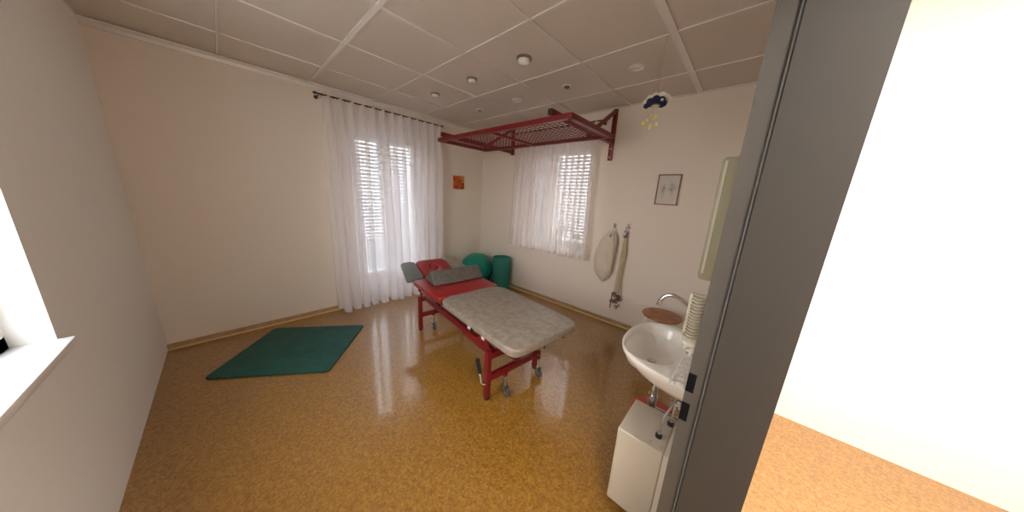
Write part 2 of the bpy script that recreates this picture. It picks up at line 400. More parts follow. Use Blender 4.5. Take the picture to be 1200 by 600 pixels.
def window_b():
    x0, z0, x1, z1 = WB; Y = 0.21; f = 0.055
    b = B()
    b.box((x0, Y-0.035, z0), (x0+f, Y+0.035, z1)); b.box((x1-f, Y-0.035, z0), (x1, Y+0.035, z1))
    b.box((x0, Y-0.035, z1-f), (x1, Y+0.035, z1)); b.box((x0, Y-0.035, z0), (x1, Y+0.035, z0+f))
    w = struct(b, 'window_2', M['pvc'], label='white two-sash window behind the short curtain')
    xm = 1.36
    for (xa, xb) in ((x0+f-0.01, xm), (xm, x1-f+0.01)):
        b = B(); g = 0.07
        b.box((xa, Y-0.055, z0+0.045), (xa+g, Y+0.01, z1-0.045), bev=0.006); b.box((xb-g, Y-0.055, z0+0.045), (xb, Y+0.01, z1-0.045), bev=0.006)
        b.box((xa+0.02, Y-0.054, z1-0.045-g), (xb-0.02, Y+0.009, z1-0.045), bev=0.006); b.box((xa+0.02, Y-0.054, z0+0.045), (xb-0.02, Y+0.009, z0+0.045+g), bev=0.006)
        sh = b.build('window_sash', M['pvc'], w)
        b = B(); b.box((xa+g-0.01, Y-0.014, z0+0.11), (xb-g+0.01, Y-0.010, z1-0.11)); b.build('window_pane', M['glass'], sh, smooth=False)
    b = B(); b.box((x0+0.001, -0.045, z0-0.024), (x1-0.001, 0.174, z0+0.004), bev=0.005); b.build('window_sill', M['pvc'], w)
M['glass'] = bpy.data.materials.new('window_glass'); M['glass'].use_nodes = True
nt = M['glass'].node_tree; nt.nodes.clear()
_o = nt.nodes.new('ShaderNodeOutputMaterial'); _t = nt.nodes.new('ShaderNodeBsdfTransparent'); _g = nt.nodes.new('ShaderNodeBsdfGlossy'); _m = nt.nodes.new('ShaderNodeMixShader')
_g.inputs['Roughness'].default_value = 0.02; _m.inputs[0].default_value = 0.06; _t.inputs['Color'].default_value = (0.95, 0.97, 0.97, 1)
nt.links.new(_t.outputs[0], _m.inputs[1]); nt.links.new(_g.outputs[0], _m.inputs[2]); nt.links.new(_m.outputs[0], _o.inputs[0])
def window_added_c():
    x0, z0, x1, z1 = W_ADD; Y = YD-0.12; f = 0.055
    b = B(); b.box((x0, Y-0.03, z0), (x0+f, Y+0.03, z1)); b.box((x1-f, Y-0.03, z0), (x1, Y+0.03, z1)); b.box((x0, Y-0.03, z1-f), (x1, Y+0.03, z1)); b.box((x0, Y-0.03, z0), (x1, Y+0.03, z0+f)); b.box(((x0+x1)/2-0.03, Y-0.03, z0), ((x0+x1)/2+0.03, Y+0.03, z1))
    w = struct(b, 'window_added', M['pvc'], label='white uncurtained window added for fill light opposite the short curtain')
    for xa, xb in ((x0+f, (x0+x1)/2-0.03), ((x0+x1)/2+0.03, x1-f)):
        b = B(); b.box((xa-0.005, Y-0.002, z0+f-0.005), (xb+0.005, Y+0.002, z1-f+0.005)); b.build('window_pane', M['glass'], w, smooth=False)
    b = B(); b.box((x0+0.001, YD-0.09, z0-0.02), (x1-0.001, YD+0.04, z0+0.012), bev=0.005); b.build('window_sill', M['pvc'], w)
window_a(); window_b(); window_added_c()

# slatted blinds outside the panes
def blind(name, label, u0, u1, z0, z1, plane, axis, tilt, pitch=0.036, w=0.034):
    t = thing(name, label, 'blind', (plane, (u0+u1)/2, z0) if axis == 'x' else ((u0+u1)/2, plane, z0))
    L = (u1-u0)/2; b = B(); z = z0+pitch
    while z < z1-0.05:
        if axis == 'x': b.bar((0, -L, z-z0), (0, L, z-z0), w, 0.0018, (math.sin(tilt), 0, math.cos(tilt)))
        else: b.bar((-L, 0, z-z0), (L, 0, z-z0), w, 0.0018, (0, -math.sin(tilt), math.cos(tilt)))
        z += pitch
    b.build('slats', M['blind'], t, smooth=False)
    b = B()
    if axis == 'x': b.box((-0.022, -L, z1-z0-0.045), (0.022, L, z1-z0), bev=0.003)
    else: b.box((-L, -0.022, z1-z0-0.045), (L, 0.022, z1-z0), bev=0.003)
    b.build('head_rail', M['pvc'], t)
    b = B(); b.box(*(((-0.014, -L, 0.0), (0.014, L, 0.018)) if axis == 'x' else ((-L, -0.014, 0.0), (L, 0.014, 0.018))), bev=0.003); b.build('bottom_rail', M['pvc'], t)
    for c in (-0.6*L, 0.6*L):
        b = B()
        if axis == 'x': b.tube([(0, c, 0.01), (0, c, z1-z0-0.03)], 0.0012, 6)
        else: b.tube([(c, 0, 0.01), (c, 0, z1-z0-0.03)], 0.0012, 6)
        b.build('lift_cord', M['pvc'], t)
blind('window_blind', 'pale slatted blind behind the long curtain, on the sash farther from the couch', -2.06, -1.605, 0.34, 2.17, -0.225, 'x', 1.25, 0.046, 0.0385)
blind('window_blind', 'pale slatted blind behind the long curtain, on the sash nearer the orange picture', -1.595, -1.13, 0.34, 2.17, -0.225, 'x', 1.25, 0.046, 0.0385)
blind('window_blind', 'pale slatted blind behind the short curtain, on the wide sash', 1.37, 2.04, 0.86, 2.17, 0.272, 'y', 1.25, 0.046, 0.0385)
blind('window_blind', 'closed slatted blind behind the short curtain, on the narrow sash', 0.945, 1.355, 0.86, 2.17, 0.272, 'y', 1.25, 0.030, 0.034)

# ------------------------------------------------------------------ curtains
def curtain_mesh(u0, u1, z0, z1, nfold, base, amp, seed, flare0=0.0, flare1=0.0, gather=None):
    """(u along the wall, d away from the wall, z) surface of a pleated sheer"""
    rnd = random.Random(seed)
    nu, nz = nfold*24, 40
    ph = [rnd.uniform(-0.5, 0.5) for _ in range(nfold+3)]
    am = [rnd.uniform(0.55, 1.25) for _ in range(nfold*2+4)]
    verts, faces = [], []
    for j in range(nz+1):
        t = j/nz; z = z1+(z0-z1)*t                       # t 0 top, 1 bottom
        for i in range(nu+1):
            s_ = i/nu; q = s_*nfold
            k = int(q); fr = q-k; k = min(k, nfold)
            p0, p1 = ph[k], ph[min(k+1, nfold+1)]
            drift = (p0*(1-fr)+p1*fr)*min(1, t*1.6)
            arg = 2*PI*(q+drift*0.55)
            c = math.cos(arg)
            top = ((0.5-0.5*c)**5)*1.7-0.35               # narrow pinch pleats at the heading
            second = 0.35*math.cos(2*arg*0.93+seed+3*t)+0.22*math.cos(3.1*arg+seed*2-2*t)
            low = -c*(0.8+0.25*(am[k % len(am)]*(1-fr)+am[(k+1) % len(am)]*fr))+0.45*second*min(1, t*2.5)
            m_ = min(1, t*5); m_ = m_*m_*(3-2*m_)
            d = base+amp*((1-m_)*top*0.55+m_*low*(0.85+0.3*t))
            u = u0+(u1-u0)*s_
            u += (flare0*(1-s_)+flare1*s_)*t
            sp_ = (u1-u0)/nfold
            u += (0.10+0.11*am[(k*2+1) % len(am)])*sp_*math.sin(2*arg+0.4)*(0.25+0.75*m_)
            zz = z+(0.006*math.sin(arg*0.5+seed) if j == nz else 0)+(0.012*(0.5-0.5*c)**3 if j == 0 else 0)
            verts.append((u, d, zz))
    for j in range(nz):
        for i in range(nu):
            a = j*(nu+1)+i; faces.append((a, a+1, a+nu+2, a+nu+1))
    return verts, faces
def curtain(name, label, axis, u0, u1, z0, z1, nfold, base, amp, seed, m, fl0, fl1, rod_ext, roddist):
    vs, fs = curtain_mesh(u0, u1, z0, z1, nfold, base, amp, seed, fl0, fl1)
    conv = (lambda u, d, z: (d, u, z)) if axis == 'x' else (lambda u, d, z: (u, -d, z))
    t = thing(name, label, 'curtain', conv((u0+u1)/2, base, z0)); L = Vector(t.location)
    b = B(); b._add([Vector(conv(*v))-L for v in vs], fs); b.build('curtain_fabric', m, t, angle=80)
    # hems: doubled cloth at the heading and at the foot
    nu = nfold*24
    b = B(); rows = 41
    hv = [Vector(conv(v[0], v[1]+0.003, v[2]))-L for v in vs[:(nu+1)*2]]
    b._add(hv, [(i, i+1, i+nu+2, i+nu+1) for i in range(nu)]); b.build('heading_tape', m, t, angle=80, label='doubled heading tape of the sheer')
    b = B(); hv = [Vector(conv(v[0], v[1]+0.003, v[2]))-L for v in vs[(nu+1)*(rows-2):]]
    b._add(hv, [(i, i+1, i+nu+2, i+nu+1) for i in range(nu)]); b.build('bottom_hem', m, t, angle=80, label='doubled bottom hem of the sheer')
    for k in range(nfold+1):
        u = u0+(u1-u0)*min(max((k)/nfold, 0.004), 0.996)
        b = B(); c = Vector(conv(u, roddist, z1+0.022))-L
        pts = [c+Vector(conv(0, 0.0105*math.cos(a), 0.0105*math.sin(a))) for a in [2*PI*i/14 for i in range(14)]]
        b.tube(pts, 0.0020, 6, closed=True)
        b.tube([c+Vector(conv(0, -0.0, -0.012)), c+Vector(conv(0, -0.004, -0.035))], 0.003, 6)
        b.build('curtain_ring', M['dark_metal'], t)
    return t
def rod(label, axis, u0, u1, d, z, brackets, fin=True):
    conv = (lambda u, dd, zz: (dd, u, zz)) if axis == 'x' else (lambda u, dd, zz: (u, -dd, zz))
    t = thing('curtain_rod', label, 'curtain rod', conv((u0+u1)/2, d, z)); L = Vector(t.location)
    b = B(); b.tube([Vector(conv(u0, d, z))-L, Vector(conv(u1, d, z))-L], 0.0075, 12); b.build('pole', M['dark_metal'], t)
    for u in (u0, u1):
        sg = -1 if u == u0 else 1
        b = B(); b.tube([Vector(conv(u+sg*x_, d, z))-L for x_ in (-0.004, 0.004, 0.012, 0.022, 0.03)], [0.008, 0.013, 0.013, 0.009, 0.003], 12)
        b.build('finial', M['dark_metal'], t)
    for u in brackets:
        b = B(); b.tube([Vector(conv(u, 0.002, z-0.012))-L, Vector(conv(u, d, z-0.012))-L], 0.005, 8)
        b.tube([Vector(conv(u, 0.0, z-0.012))-L, Vector(conv(u, 0.005, z-0.012))-L], 0.018, 14)
        b.build('rod_bracket', M['dark_metal'], t)
curtain('sheer_curtain', 'long white sheer curtain hanging from rod to floor', 'x', -2.30, -0.895, 0.022, 2.385, 13, 0.135, 0.070, 3, M['sheer'], -0.01, 0.0, 0, 0.115)
rod('thin dark metal curtain rod carrying the long sheer curtain', 'x', -2.34, -0.885, 0.115, 2.407, (-2.32, -1.6, -0.94))
curtain('sheer_curtain', 'short cream sheer curtain ending below the window sill', 'y', 0.885, 2.13, 0.755, 2.36, 15, 0.115, 0.040, 8, M['sheer_b'], -0.06, 0.03, 0, 0.10)
rod('thin dark metal curtain rod above the short curtain, behind the red grid', 'y', 0.86, 2.155, 0.10, 2.382, (0.88, 2.14))

# plants and a blue ornament on the window sill
def plant(x, y, z, h, r, seed, label):
    t = thing('potted_plant', label, 'plant', (x, y, z)); rnd = random.Random(seed)
    b = B(); b.lathe([(0, 0), (0.035, 0), (0.048, 0.075), (0.052, 0.08), (0.052, 0.092), (0.046, 0.092), (0.044, 0.08), (0, 0.08)], 20); b.build('plant_pot', M['pot'], t)
    st = B(); lf = B()
    for i in range(16):
        a = rnd.uniform(0, 2*PI); rr = r*rnd.uniform(0.3, 1); hh = 0.08+(h-0.08)*rnd.uniform(0.45, 1)
        p = Vector((0.015*math.cos(a), 0.015*math.sin(a), 0.08)); q = Vector((rr*math.cos(a), rr*math.sin(a)*0.6, hh)); m_ = (p+q)/2+Vector((0, 0, 0.03))
        st.tube([p, m_, q], 0.0018, 6)
        for k in range(4):
            c = m_.lerp(q, k/3)+Vector((rnd.uniform(-1, 1), rnd.uniform(-0.5, 0.5), rnd.uniform(-1, 1)))*0.014
            d = Vector((rnd.uniform(-1, 1), rnd.uniform(-1, 1), rnd.uniform(-0.3, 0.8))).normalized(); n_ = d.orthogonal().normalized(); L_ = 0.034
            lf._add([c, c+d*L_*0.5+n_*0.014, c+d*L_, c+d*L_*0.5-n_*0.014], [(0, 1, 2, 3)])
    st.build('stem', M['leaf'], t); lf.build('foliage', M['leaf'], t)
plant(1.60, 0.07, 0.805, 0.42, 0.12, 4, 'taller potted plant on the sill behind the short curtain')
plant(1.89, 0.07, 0.805, 0.31, 0.07, 9, 'smaller potted plant on the sill, nearer the storage bag')
t = thing('window_ornament', 'small blue ornament hanging behind the top of the short curtain', 'ornament', (1.37, 0.075, 2.02))
b = B(); b.tube([(0, 0, 0.045), (0, 0, 0.18)], 0.001, 6); b.build('hanging_thread', M['thread'], t)
b = B(); b.prism([(0.028*math.cos(a)*(1 if i % 2 == 0 else 0.5), 0.028+0.032*math.sin(a)*(1 if i % 2 == 0 else 0.5)) for i, a in enumerate([2*PI*j/10+PI/2 for j in range(10)])], 'y', -0.003, 0.003); b.build('star_shape', M['blue'], t)

# ------------------------------------------------------------------ ceiling lights
def lamp(x, y, kind, label, grp=None):
    t = thing('ceiling_light', label, 'ceiling light', (x, y, H+0.006), 0, grp)
    up = Matrix.Rotation(PI, 4, 'X')
    if kind == 'dome':
        b = B(); b.lathe([(0.030, 0), (0.058, 0), (0.058, 0.010), (0.050, 0.016), (0.030, 0.016)], 32, up, closed=True); b.build('mounting_ring', M['lamp_dark'], t)
        b = B(); b.lathe([(0.044, 0.012), (0.046, 0.022), (0.042, 0.036), (0.028, 0.046), (0.0, 0.050)], 32, up); b.build('lamp_glass', M['lamp_glass'], t)
    elif kind == 'dome_small':
        b = B(); b.lathe([(0.030, 0), (0.050, 0), (0.050, 0.008), (0.044, 0.014), (0.030, 0.014)], 32, up, closed=True); b.build('mounting_ring', M['lamp_dark'], t)
        b = B(); b.lathe([(0.036, 0.012), (0.036, 0.022), (0.024, 0.034), (0.0, 0.037)], 28, up); b.build('lamp_glass', M['lamp_glass'], t)
    elif kind == 'ring':
        b = B(); b.lathe([(0.036, 0.002), (0.056, 0.0), (0.058, 0.004), (0.052, 0.012), (0.040, 0.010), (0.036, 0.004)], 32, up, closed=True); b.build('mounting_ring', M['lamp_ring'], t)
        b = B(); b.lathe([(0.037, 0.001), (0.030, 0.004), (0.0, 0.006)], 28, up); b.build('lamp_glass', M['lamp_glass'], t)
    else:
        b = B(); b.lathe([(0.026, 0.001), (0.044, 0.0), (0.045, 0.005), (0.038, 0.009), (0.026, 0.006)], 32, up, closed=True); b.build('mounting_ring', M['lamp_ring'], t)
        b = B(); b.lathe([(0.024, 0.001), (0.026, 0.014), (0.018, 0.022), (0.0, 0.024)], 24, up); b.build('spot_lamp', M['lamp_dark'], t)
lamp(2.0925, -1.4275, 'dome', 'ceiling light with the largest domed glass, third from the long curtain')
lamp(1.4675, -1.4275, 'dome_small', 'ceiling light with small domed glass, next to the largest domed one')
lamp(0.8425, -1.4275, 'dome_small', 'ceiling light with domed glass, closest to the long curtain')
lamp(1.4675, -0.8025, 'ring', 'flat round ceiling light with pale ring above the red grid')
lamp(2.0925, -0.8025, 'spot', 'small recessed ceiling spot near the end of the red grid')
lamp(2.7175, -0.8025, 'ring', 'ceiling light beside the hanging cloud mobile')
lamp(0.8425, -0.8025, 'spot', 'small recessed ceiling spot nearest the room corner')

# ------------------------------------------------------------------ red wall-mounted sling frame
t = thing('sling_suspension_frame', 'red wall-mounted metal frame with wire grid above the couch', 'exercise frame', (1.545, -0.02, 2.0))
Lf = Vector(t.location)
def R_(p): return Vector(p)-Lf
bx = (0.71, 2.255)
for i, x in enumerate(bx):
    zlo = 1.955 if i == 1 else 2.11
    b = B(); b.box(R_((x-0.022, -0.040, zlo)), R_((x+0.022, -0.001, 2.497)), bev=0.003); po = b.build('wall_post', M['red_metal'], t)
    b = B(); b.bar(R_((x, -0.040, 2.150)), R_((x, -1.262, 2.165)), 0.04, 0.045, bev=0.003); arm = b.build('support_arm', M['red_metal'], t)
    b = B(); b.box(R_((x-0.022, -1.266, 2.141)), R_((x+0.022, -1.261, 2.189)), bev=0.002); b.build('end_cap', M['black'], arm)
    b = B(); b.bar(R_((x, -0.036, 2.475)), R_((x, -0.50, 2.185)), 0.03, 0.035, bev=0.003); br = b.build('diagonal_brace', M['red_metal'], t)
    for f in (0.25, 0.38):
        b = B()
        p = Vector((x, -0.036, 2.475)).lerp(Vector((x, -0.50, 2.185)), f)
        pts = [R_(p+Vector((0, 0.012*math.cos(a), -0.028+0.012*math.sin(a)))) for a in [2*PI*k/10 for k in range(10)]]
        b.tube(pts, 0.0025, 6, closed=True); b.build('hook_ring', M['dark_red_metal'], br)
    for z in ((1.99, 2.08) if i == 1 else (2.40,)):
        b = B(); b.tube([R_((x, -0.039, z)), R_((x, -0.046, z))], 0.008, 8); b.build('bolt', M['steel'], po)
FX0, FX1, FY0, FY1, FZ = 0.635, 2.46, -1.27, -0.50, 2.088
def angle_iron(bb, p, q, inward):
    p = Vector(p); q = Vector(q); n = Vector(inward)
    bb.bar(R_(p+Vector((0, 0, 0.020))), R_(q+Vector((0, 0, 0.020))), 0.005, 0.040)
    bb.bar(R_(p+n*0.020+Vector((0, 0, 0.0025))), R_(q+n*0.020+Vector((0, 0, 0.0025))), 0.040, 0.005)
b = B()
angle_iron(b, (FX0, FY0, FZ), (FX1, FY0, FZ), (0, 1, 0)); angle_iron(b, (FX0, FY1, FZ), (FX1, FY1, FZ), (0, -1, 0))
angle_iron(b, (FX0, FY0, FZ), (FX0, FY1, FZ), (1, 0, 0)); angle_iron(b, (FX1, FY0, FZ), (FX1, FY1, FZ), (-1, 0, 0))
b.build('grid_frame', M['red_metal'], t, smooth=False)
b = B(); b.bar(R_((1.52, FY0+0.003, FZ+0.010)), R_((1.52, FY1-0.003, FZ+0.010)), 0.035, 0.02); b.build('cross_bar', M['red_metal'], t, smooth=False)
b = B(); st = 0.05; zz = FZ+0.009
x = FX0+st
while x < FX1-0.01:
    b.tube([R_((x, FY0+0.004, zz)), R_((x, FY1-0.004, zz))], 0.0030, 6); x += st
y = FY0+st
while y < FY1-0.01:
    b.tube([R_((FX0+0.004, y, zz+0.004)), R_((FX1-0.004, y, zz+0.004))], 0.0030, 6); y += st
b.build('wire_grid', M['red_metal'], t)
for x in (bx[0], bx[1]):
    for y in (-1.2, -0.57):
        b = B(); b.box(R_((x-0.030, y-0.012, FZ+0.005)), R_((x+0.030, y+0.012, FZ+0.050)), bev=0.002); b.build('clamp', M['dark_red_metal'], t)

# ------------------------------------------------------------------ pictures
t = thing('orange_picture', 'small square orange canvas on the wall beside the long curtain', 'picture', (0.0, -0.508, 1.562))
b = B(); b.box((0.001, -0.102, 0.0), (0.022, 0.102, 0.205), bev=0.003); b.build('canvas', M['orange'], t)
dbp = mat('dark_brown_paint', (0.09, 0.02, 0.01), 0.7); app = mat('apricot_paint', (0.60, 0.30, 0.12), 0.7)
for (yy, zz, w_, h_) in ((-0.075, 0.015, 0.03, 0.022), (0.045, 0.02, 0.045, 0.016)):
    b = B(); b.box((0.0215, yy, zz), (0.0235, yy+w_, zz+h_)); b.build('dark_patch', dbp, t, smooth=False, label='dark brown painted patch')
for (yy, zz, w_, h_) in ((0.05, 0.10, 0.045, 0.03), (-0.04, 0.07, 0.02, 0.014), (-0.005, 0.175, 0.015, 0.01)):
    b = B(); b.box((0.0215, yy, zz), (0.0235, yy+w_, zz+h_)); b.build('light_patch', app, t, smooth=False, label='apricot painted patch')

t = thing('framed_drawing', 'framed pale drawing with thin dark red frame on the window wall', 'picture', (2.905, 0.0, 1.49))
w_, h_, f_ = 0.105, 0.305, 0.0105
b = B(); b.box((-w_, -0.016, 0), (-w_+f_, -0.001, h_)); b.box((w_-f_, -0.016, 0), (w_, -0.001, h_)); b.box((-w_, -0.016, 0), (w_, -0.001, f_)); b.box((-w_, -0.016, h_-f_), (w_, -0.001, h_))
b.build('picture_frame', M['frame_red'], t, smooth=False)
b = B(); b.box((-w_+f_*0.5, -0.008, f_*0.5), (w_-f_*0.5, -0.002, h_-f_*0.5)); sheet = b.build('paper_sheet', M['paper'], t, smooth=False)
rnd = random.Random(5); b = B()
for (cx, cz, sx, sz, n_) in ((-0.045, 0.165, 0.022, 0.045, 26), (0.035, 0.175, 0.036, 0.040, 44)):
    for i in range(n_):
        a = rnd.uniform(0, 2*PI); q = rnd.uniform(0.2, 1)
        c = Vector((cx+sx*q*math.cos(a), -0.0088, cz+sz*q*math.sin(a))); d = Vector((rnd.uniform(-1, 1), 0, rnd.uniform(-1, 1))).normalized()*rnd.uniform(0.006, 0.014)
        b.tube([c-d, c+Vector((d.z*0.3, 0, -d.x*0.3)), c+d], 0.0008, 5)
    b.tube([(cx, -0.0088, cz-sz*0.5), (cx-0.004, -0.0088, cz-sz-0.02), (cx+0.002, -0.0088, cz-sz-0.05)], 0.0011, 5)
    b.tube([(cx+0.012, -0.0088, cz-sz*0.6), (cx+0.014, -0.0088, cz-sz-0.045)], 0.0009, 5)
b.build('ink_drawing', M['ink'], sheet)

# ------------------------------------------------------------------ bag and cords on hooks
def hook(x, z, label):
    t = thing('wall_hook', label, 'hook', (x, 0, z))
    b = B(); b.box((-0.012, -0.006, -0.025), (0.012, -0.0005, 0.03), bev=0.003); b.build('hook_plate', M['steel'], t)
    b = B(); b.tube([(0, -0.005, 0.0), (0, -0.03, -0.012), (0, -0.048, -0.006), (0, -0.055, 0.012), (0, -0.054, 0.026)], 0.0045, 8); b.ball((0, -0.054, 0.028), 0.007, 10, 8); b.build('hook_prong', M['steel'], t)
hook(2.425, 1.215, 'metal wall hook holding the cream cloth bag')
hook(2.585, 1.225, 'metal wall hook holding the bundle of cords')
t = thing('storage_bag', 'plump cream cotton drawstring bag hanging beside the short curtain', 'bag', (2.425, -0.075, 0.53))
nseg, nr = 26, 28; vs = []; fs = []
for i in range(nseg+1):
    s_ = i/nseg; z = 0.635*s_
    pr = [(0, 0.012), (0.06, 0.045), (0.12, 0.080), (0.25, 0.106), (0.5, 0.116), (0.70, 0.106), (0.85, 0.078), (0.93, 0.050), (0.97, 0.024), (1.0, 0.032)]
    for k in range(len(pr)-1):
        if pr[k][0] <= s_ <= pr[k+1][0]:
            f = (s_-pr[k][0])/(pr[k+1][0]-pr[k][0]); f = f*f*(3-2*f); r_ = pr[k][1]*(1-f)+pr[k+1][1]*f; break
    cx = -0.030*math.sin(PI*(1-s_))-0.05*(1-s_)
    for k in range(nr):
        a = 2*PI*k/nr
        wob = 1+0.05*math.sin(7*a+9*s_)*(1 if s_ < 0.8 else 2.5)+0.03*math.sin(34*s_+2*a)
        vs.append((cx+r_*wob*math.cos(a), 0.56*r_*wob*math.sin(a), z))
for i in range(nseg):
    for k in range(nr): fs.append((i*nr+k, i*nr+(k+1) % nr, (i+1)*nr+(k+1) % nr, (i+1)*nr+k))
fs.append(tuple(range(nr-1, -1, -1))); fs.append(tuple(nseg*nr+k for k in range(nr)))
b = B(); b._add(vs, fs); b.build('bag_body', M['canvas'], t, angle=80)
b = B(); b.tube([(0.016*math.cos(2*PI*k/12), 0.012*math.sin(2*PI*k/12)-0.002, 0.607) for k in range(12)], 0.012, 6, closed=True)
b.tube([(0.0, -0.012, 0.607), (0.0, -0.004, 0.66), (0, 0.022, 0.672), (0.0, 0.03, 0.68), (0, 0.018, 0.69), (0.003, -0.008, 0.65), (0.003, -0.016, 0.607)], 0.003, 6); b.build('drawstring', M['canvas'], t)
b = B(); b.tube([(0, -0.022, 0.60), (0.004, -0.058, 0.565)], [0.004, 0.008], 8); b.build('cord_stopper', M['ink'], t)

t = thing('cord_bundle', 'bundle of beige exercise cords with dark clips hanging from a hook', 'exercise cords', (2.572, -0.04, 0.22))
for i in range(6):
    b = B(); dx = (-0.020, -0.012, 0.0, 0.008, 0.018, 0.026)[i]; x1 = (-0.040, 0.012, -0.022, 0.030, -0.010, 0.020)[i]
    b.tube([(dx*0.3, -0.012, 0.93), (dx+0.004, -0.014, 0.70), (dx*0.4+x1*0.5, -0.010-0.003*i, 0.45), (x1, -0.012-0.002*(i % 3), 0.20)], 0.0045, 8)
    b.build('cord', M['rope'], t)
b = B(); b.box((-0.020, -0.035, 0.88), (0.020, -0.005, 0.955), bev=0.008); b.tube([(0, -0.02, 0.95), (0, -0.016, 0.99), (0, -0.008, 1.0), (0, -0.004, 0.985)], 0.004, 8); b.build('pulley', M['blue_grey'], t)
b = B(); b.box((-0.014, -0.038, 0.895), (-0.002, -0.033, 0.945), bev=0.003); b.build('pulley_label', M['white_felt'], t, label='pale label on the pulley')
rnd = random.Random(3)
for i in range(18):
    b = B(); c = Vector((rnd.uniform(-0.06, 0.055), -0.022-rnd.uniform(0, 0.02), 0.03+rnd.uniform(0.0, 0.17))); a = rnd.uniform(0, PI)
    pts = []
    for k in range(14):
        q = 2*PI*k/14; v = Vector((0.010*math.cos(q), 0, 0.022*math.sin(q))); v.rotate(Matrix.Rotation(a, 3, 'Y')); pts.append(c+v)
    b.tube(pts, 0.0042, 6, closed=True); b.build('cord_clip', M['clip'], t)
b = B(); b.tube([(-0.05, -0.02, 0.2), (-0.052, -0.025, 0.12), (-0.056, -0.02, 0.0)], 0.006, 8); b.build('cord_end', M['clip'], t)

# ------------------------------------------------------------------ cloud mobile
cam_xy = Vector((3.5925, -3.112))
t = thing('cloud_mobile', 'hanging paper mobile of a navy cloud with yellow raindrops', 'mobile', (2.985, -1.10, 2.145), math.atan2(-1.10+3.112, 2.985-3.5925)-PI/2); t.scale = (0.86, 0.86, 0.86)
b = B(); b.tube([(0, 0, 0.0), (0.003, -0.02, 0.4325)], 0.0010, 6); b.tube([(-0.022, 0, 0.02), (0.003, -0.02, 0.30)], 0.0006, 5); b.build('string', M['thread'], t)
def cloud(circles, y0, y1, bb, base=None):
    for (cx, cz, r_) in circles:
        bb.lathe([(0, y0), (r_-0.002, y0), (r_, (y0+y1)/2), (r_-0.002, y1), (0, y1)], 28, Matrix.Translation((cx, 0, cz)) @ Matrix.Rotation(PI/2, 4, 'X'))
# white cloud behind (further from the door)
b = B(); cloud([(-0.072, 0.012, 0.020), (-0.045, 0.034, 0.026), (-0.01, 0.046, 0.028), (0.035, 0.045, 0.030), (0.065, 0.032, 0.027), (0.085, 0.022, 0.018), (0.0, 0.01, 0.045), (0.05, 0.01, 0.036), (-0.045, 0.008, 0.028)], -0.012, -0.009, b)
b.build('white_cloud', M['white_felt'], t)
b = B(); cloud([(-0.064, -0.022, 0.020), (-0.042, 0.008, 0.025), (-0.004, 0.021, 0.028), (0.034, 0.012, 0.026), (0.052, -0.014, 0.024), (0.04, -0.026, 0.018), (0.0, 0.0, 0.030)], 0.006, 0.011, b)
b.prism([(-0.066, -0.040), (-0.035, -0.030), (0.0, -0.028), (0.04, -0.042), (0.055, -0.02), (0.0, 0.02), (-0.055, 0.0)], 'y', -0.0105, -0.0065); b.build('navy_cloud', M['navy'], t)
b = B(); b.lathe([(0.006, 0), (0.0095, 0), (0.0095, 0.004), (0.006, 0.004)], 20, Matrix.Translation((0.04, -0.0115, 0.012)) @ Matrix.Rotation(PI/2, 4, 'X'), closed=True); b.ball((0.036, -0.014, 0.012), (0.007, 0.003, 0.007), 12, 8); b.build('button', M['white_felt'], t)
b = B(); b.prism([(0.034*math.cos(a), -0.034+0.022*math.sin(a)) for a in [PI*k/12 for k in range(13)]], 'y', -0.0135, -0.0115); arcp = b.build('rainbow_arc', M['peach'], t)
b = B(); b.prism([(0.024*math.cos(a)-0.002, -0.033+0.011*math.sin(a)) for a in [PI*k/12 for k in range(13)]], 'y', -0.0155, -0.0137); b.build('yellow_arc', M['yellow'], arcp)
for (dx, dz, s_, an) in ((-0.017, -0.093, 0.9, 0.1), (0.012, -0.102, 1.1, -0.1), (-0.044, -0.122, 1.0, -0.3), (-0.066, -0.145, 1.1, -0.2), (-0.012, -0.165, 1.2, -0.15), (0.026, -0.150, 1.05, 0.4), (-0.018, -0.185, 0.8, -0.1)):
    b = B(); pr = [(0, -0.013), (0.006, -0.011), (0.0085, -0.005), (0.0065, 0.002), (0.002, 0.011), (0, 0.014)]
    b.lathe([(r_*s_, z*s_) for r_, z in pr], 14, Matrix.Translation((dx, 0, dz)) @ Matrix.Rotation(an, 4, 'Y') @ Matrix.Diagonal((1.45, 0.7, 1.3, 1)))
    dr = b.build('raindrop', M['yellow'], t)
    b = B(); b.tube([(dx, 0, dz+0.012), (dx*0.8, 0, -0.03)], 0.0005, 5); b.build('drop_thread', M['thread'], dr)

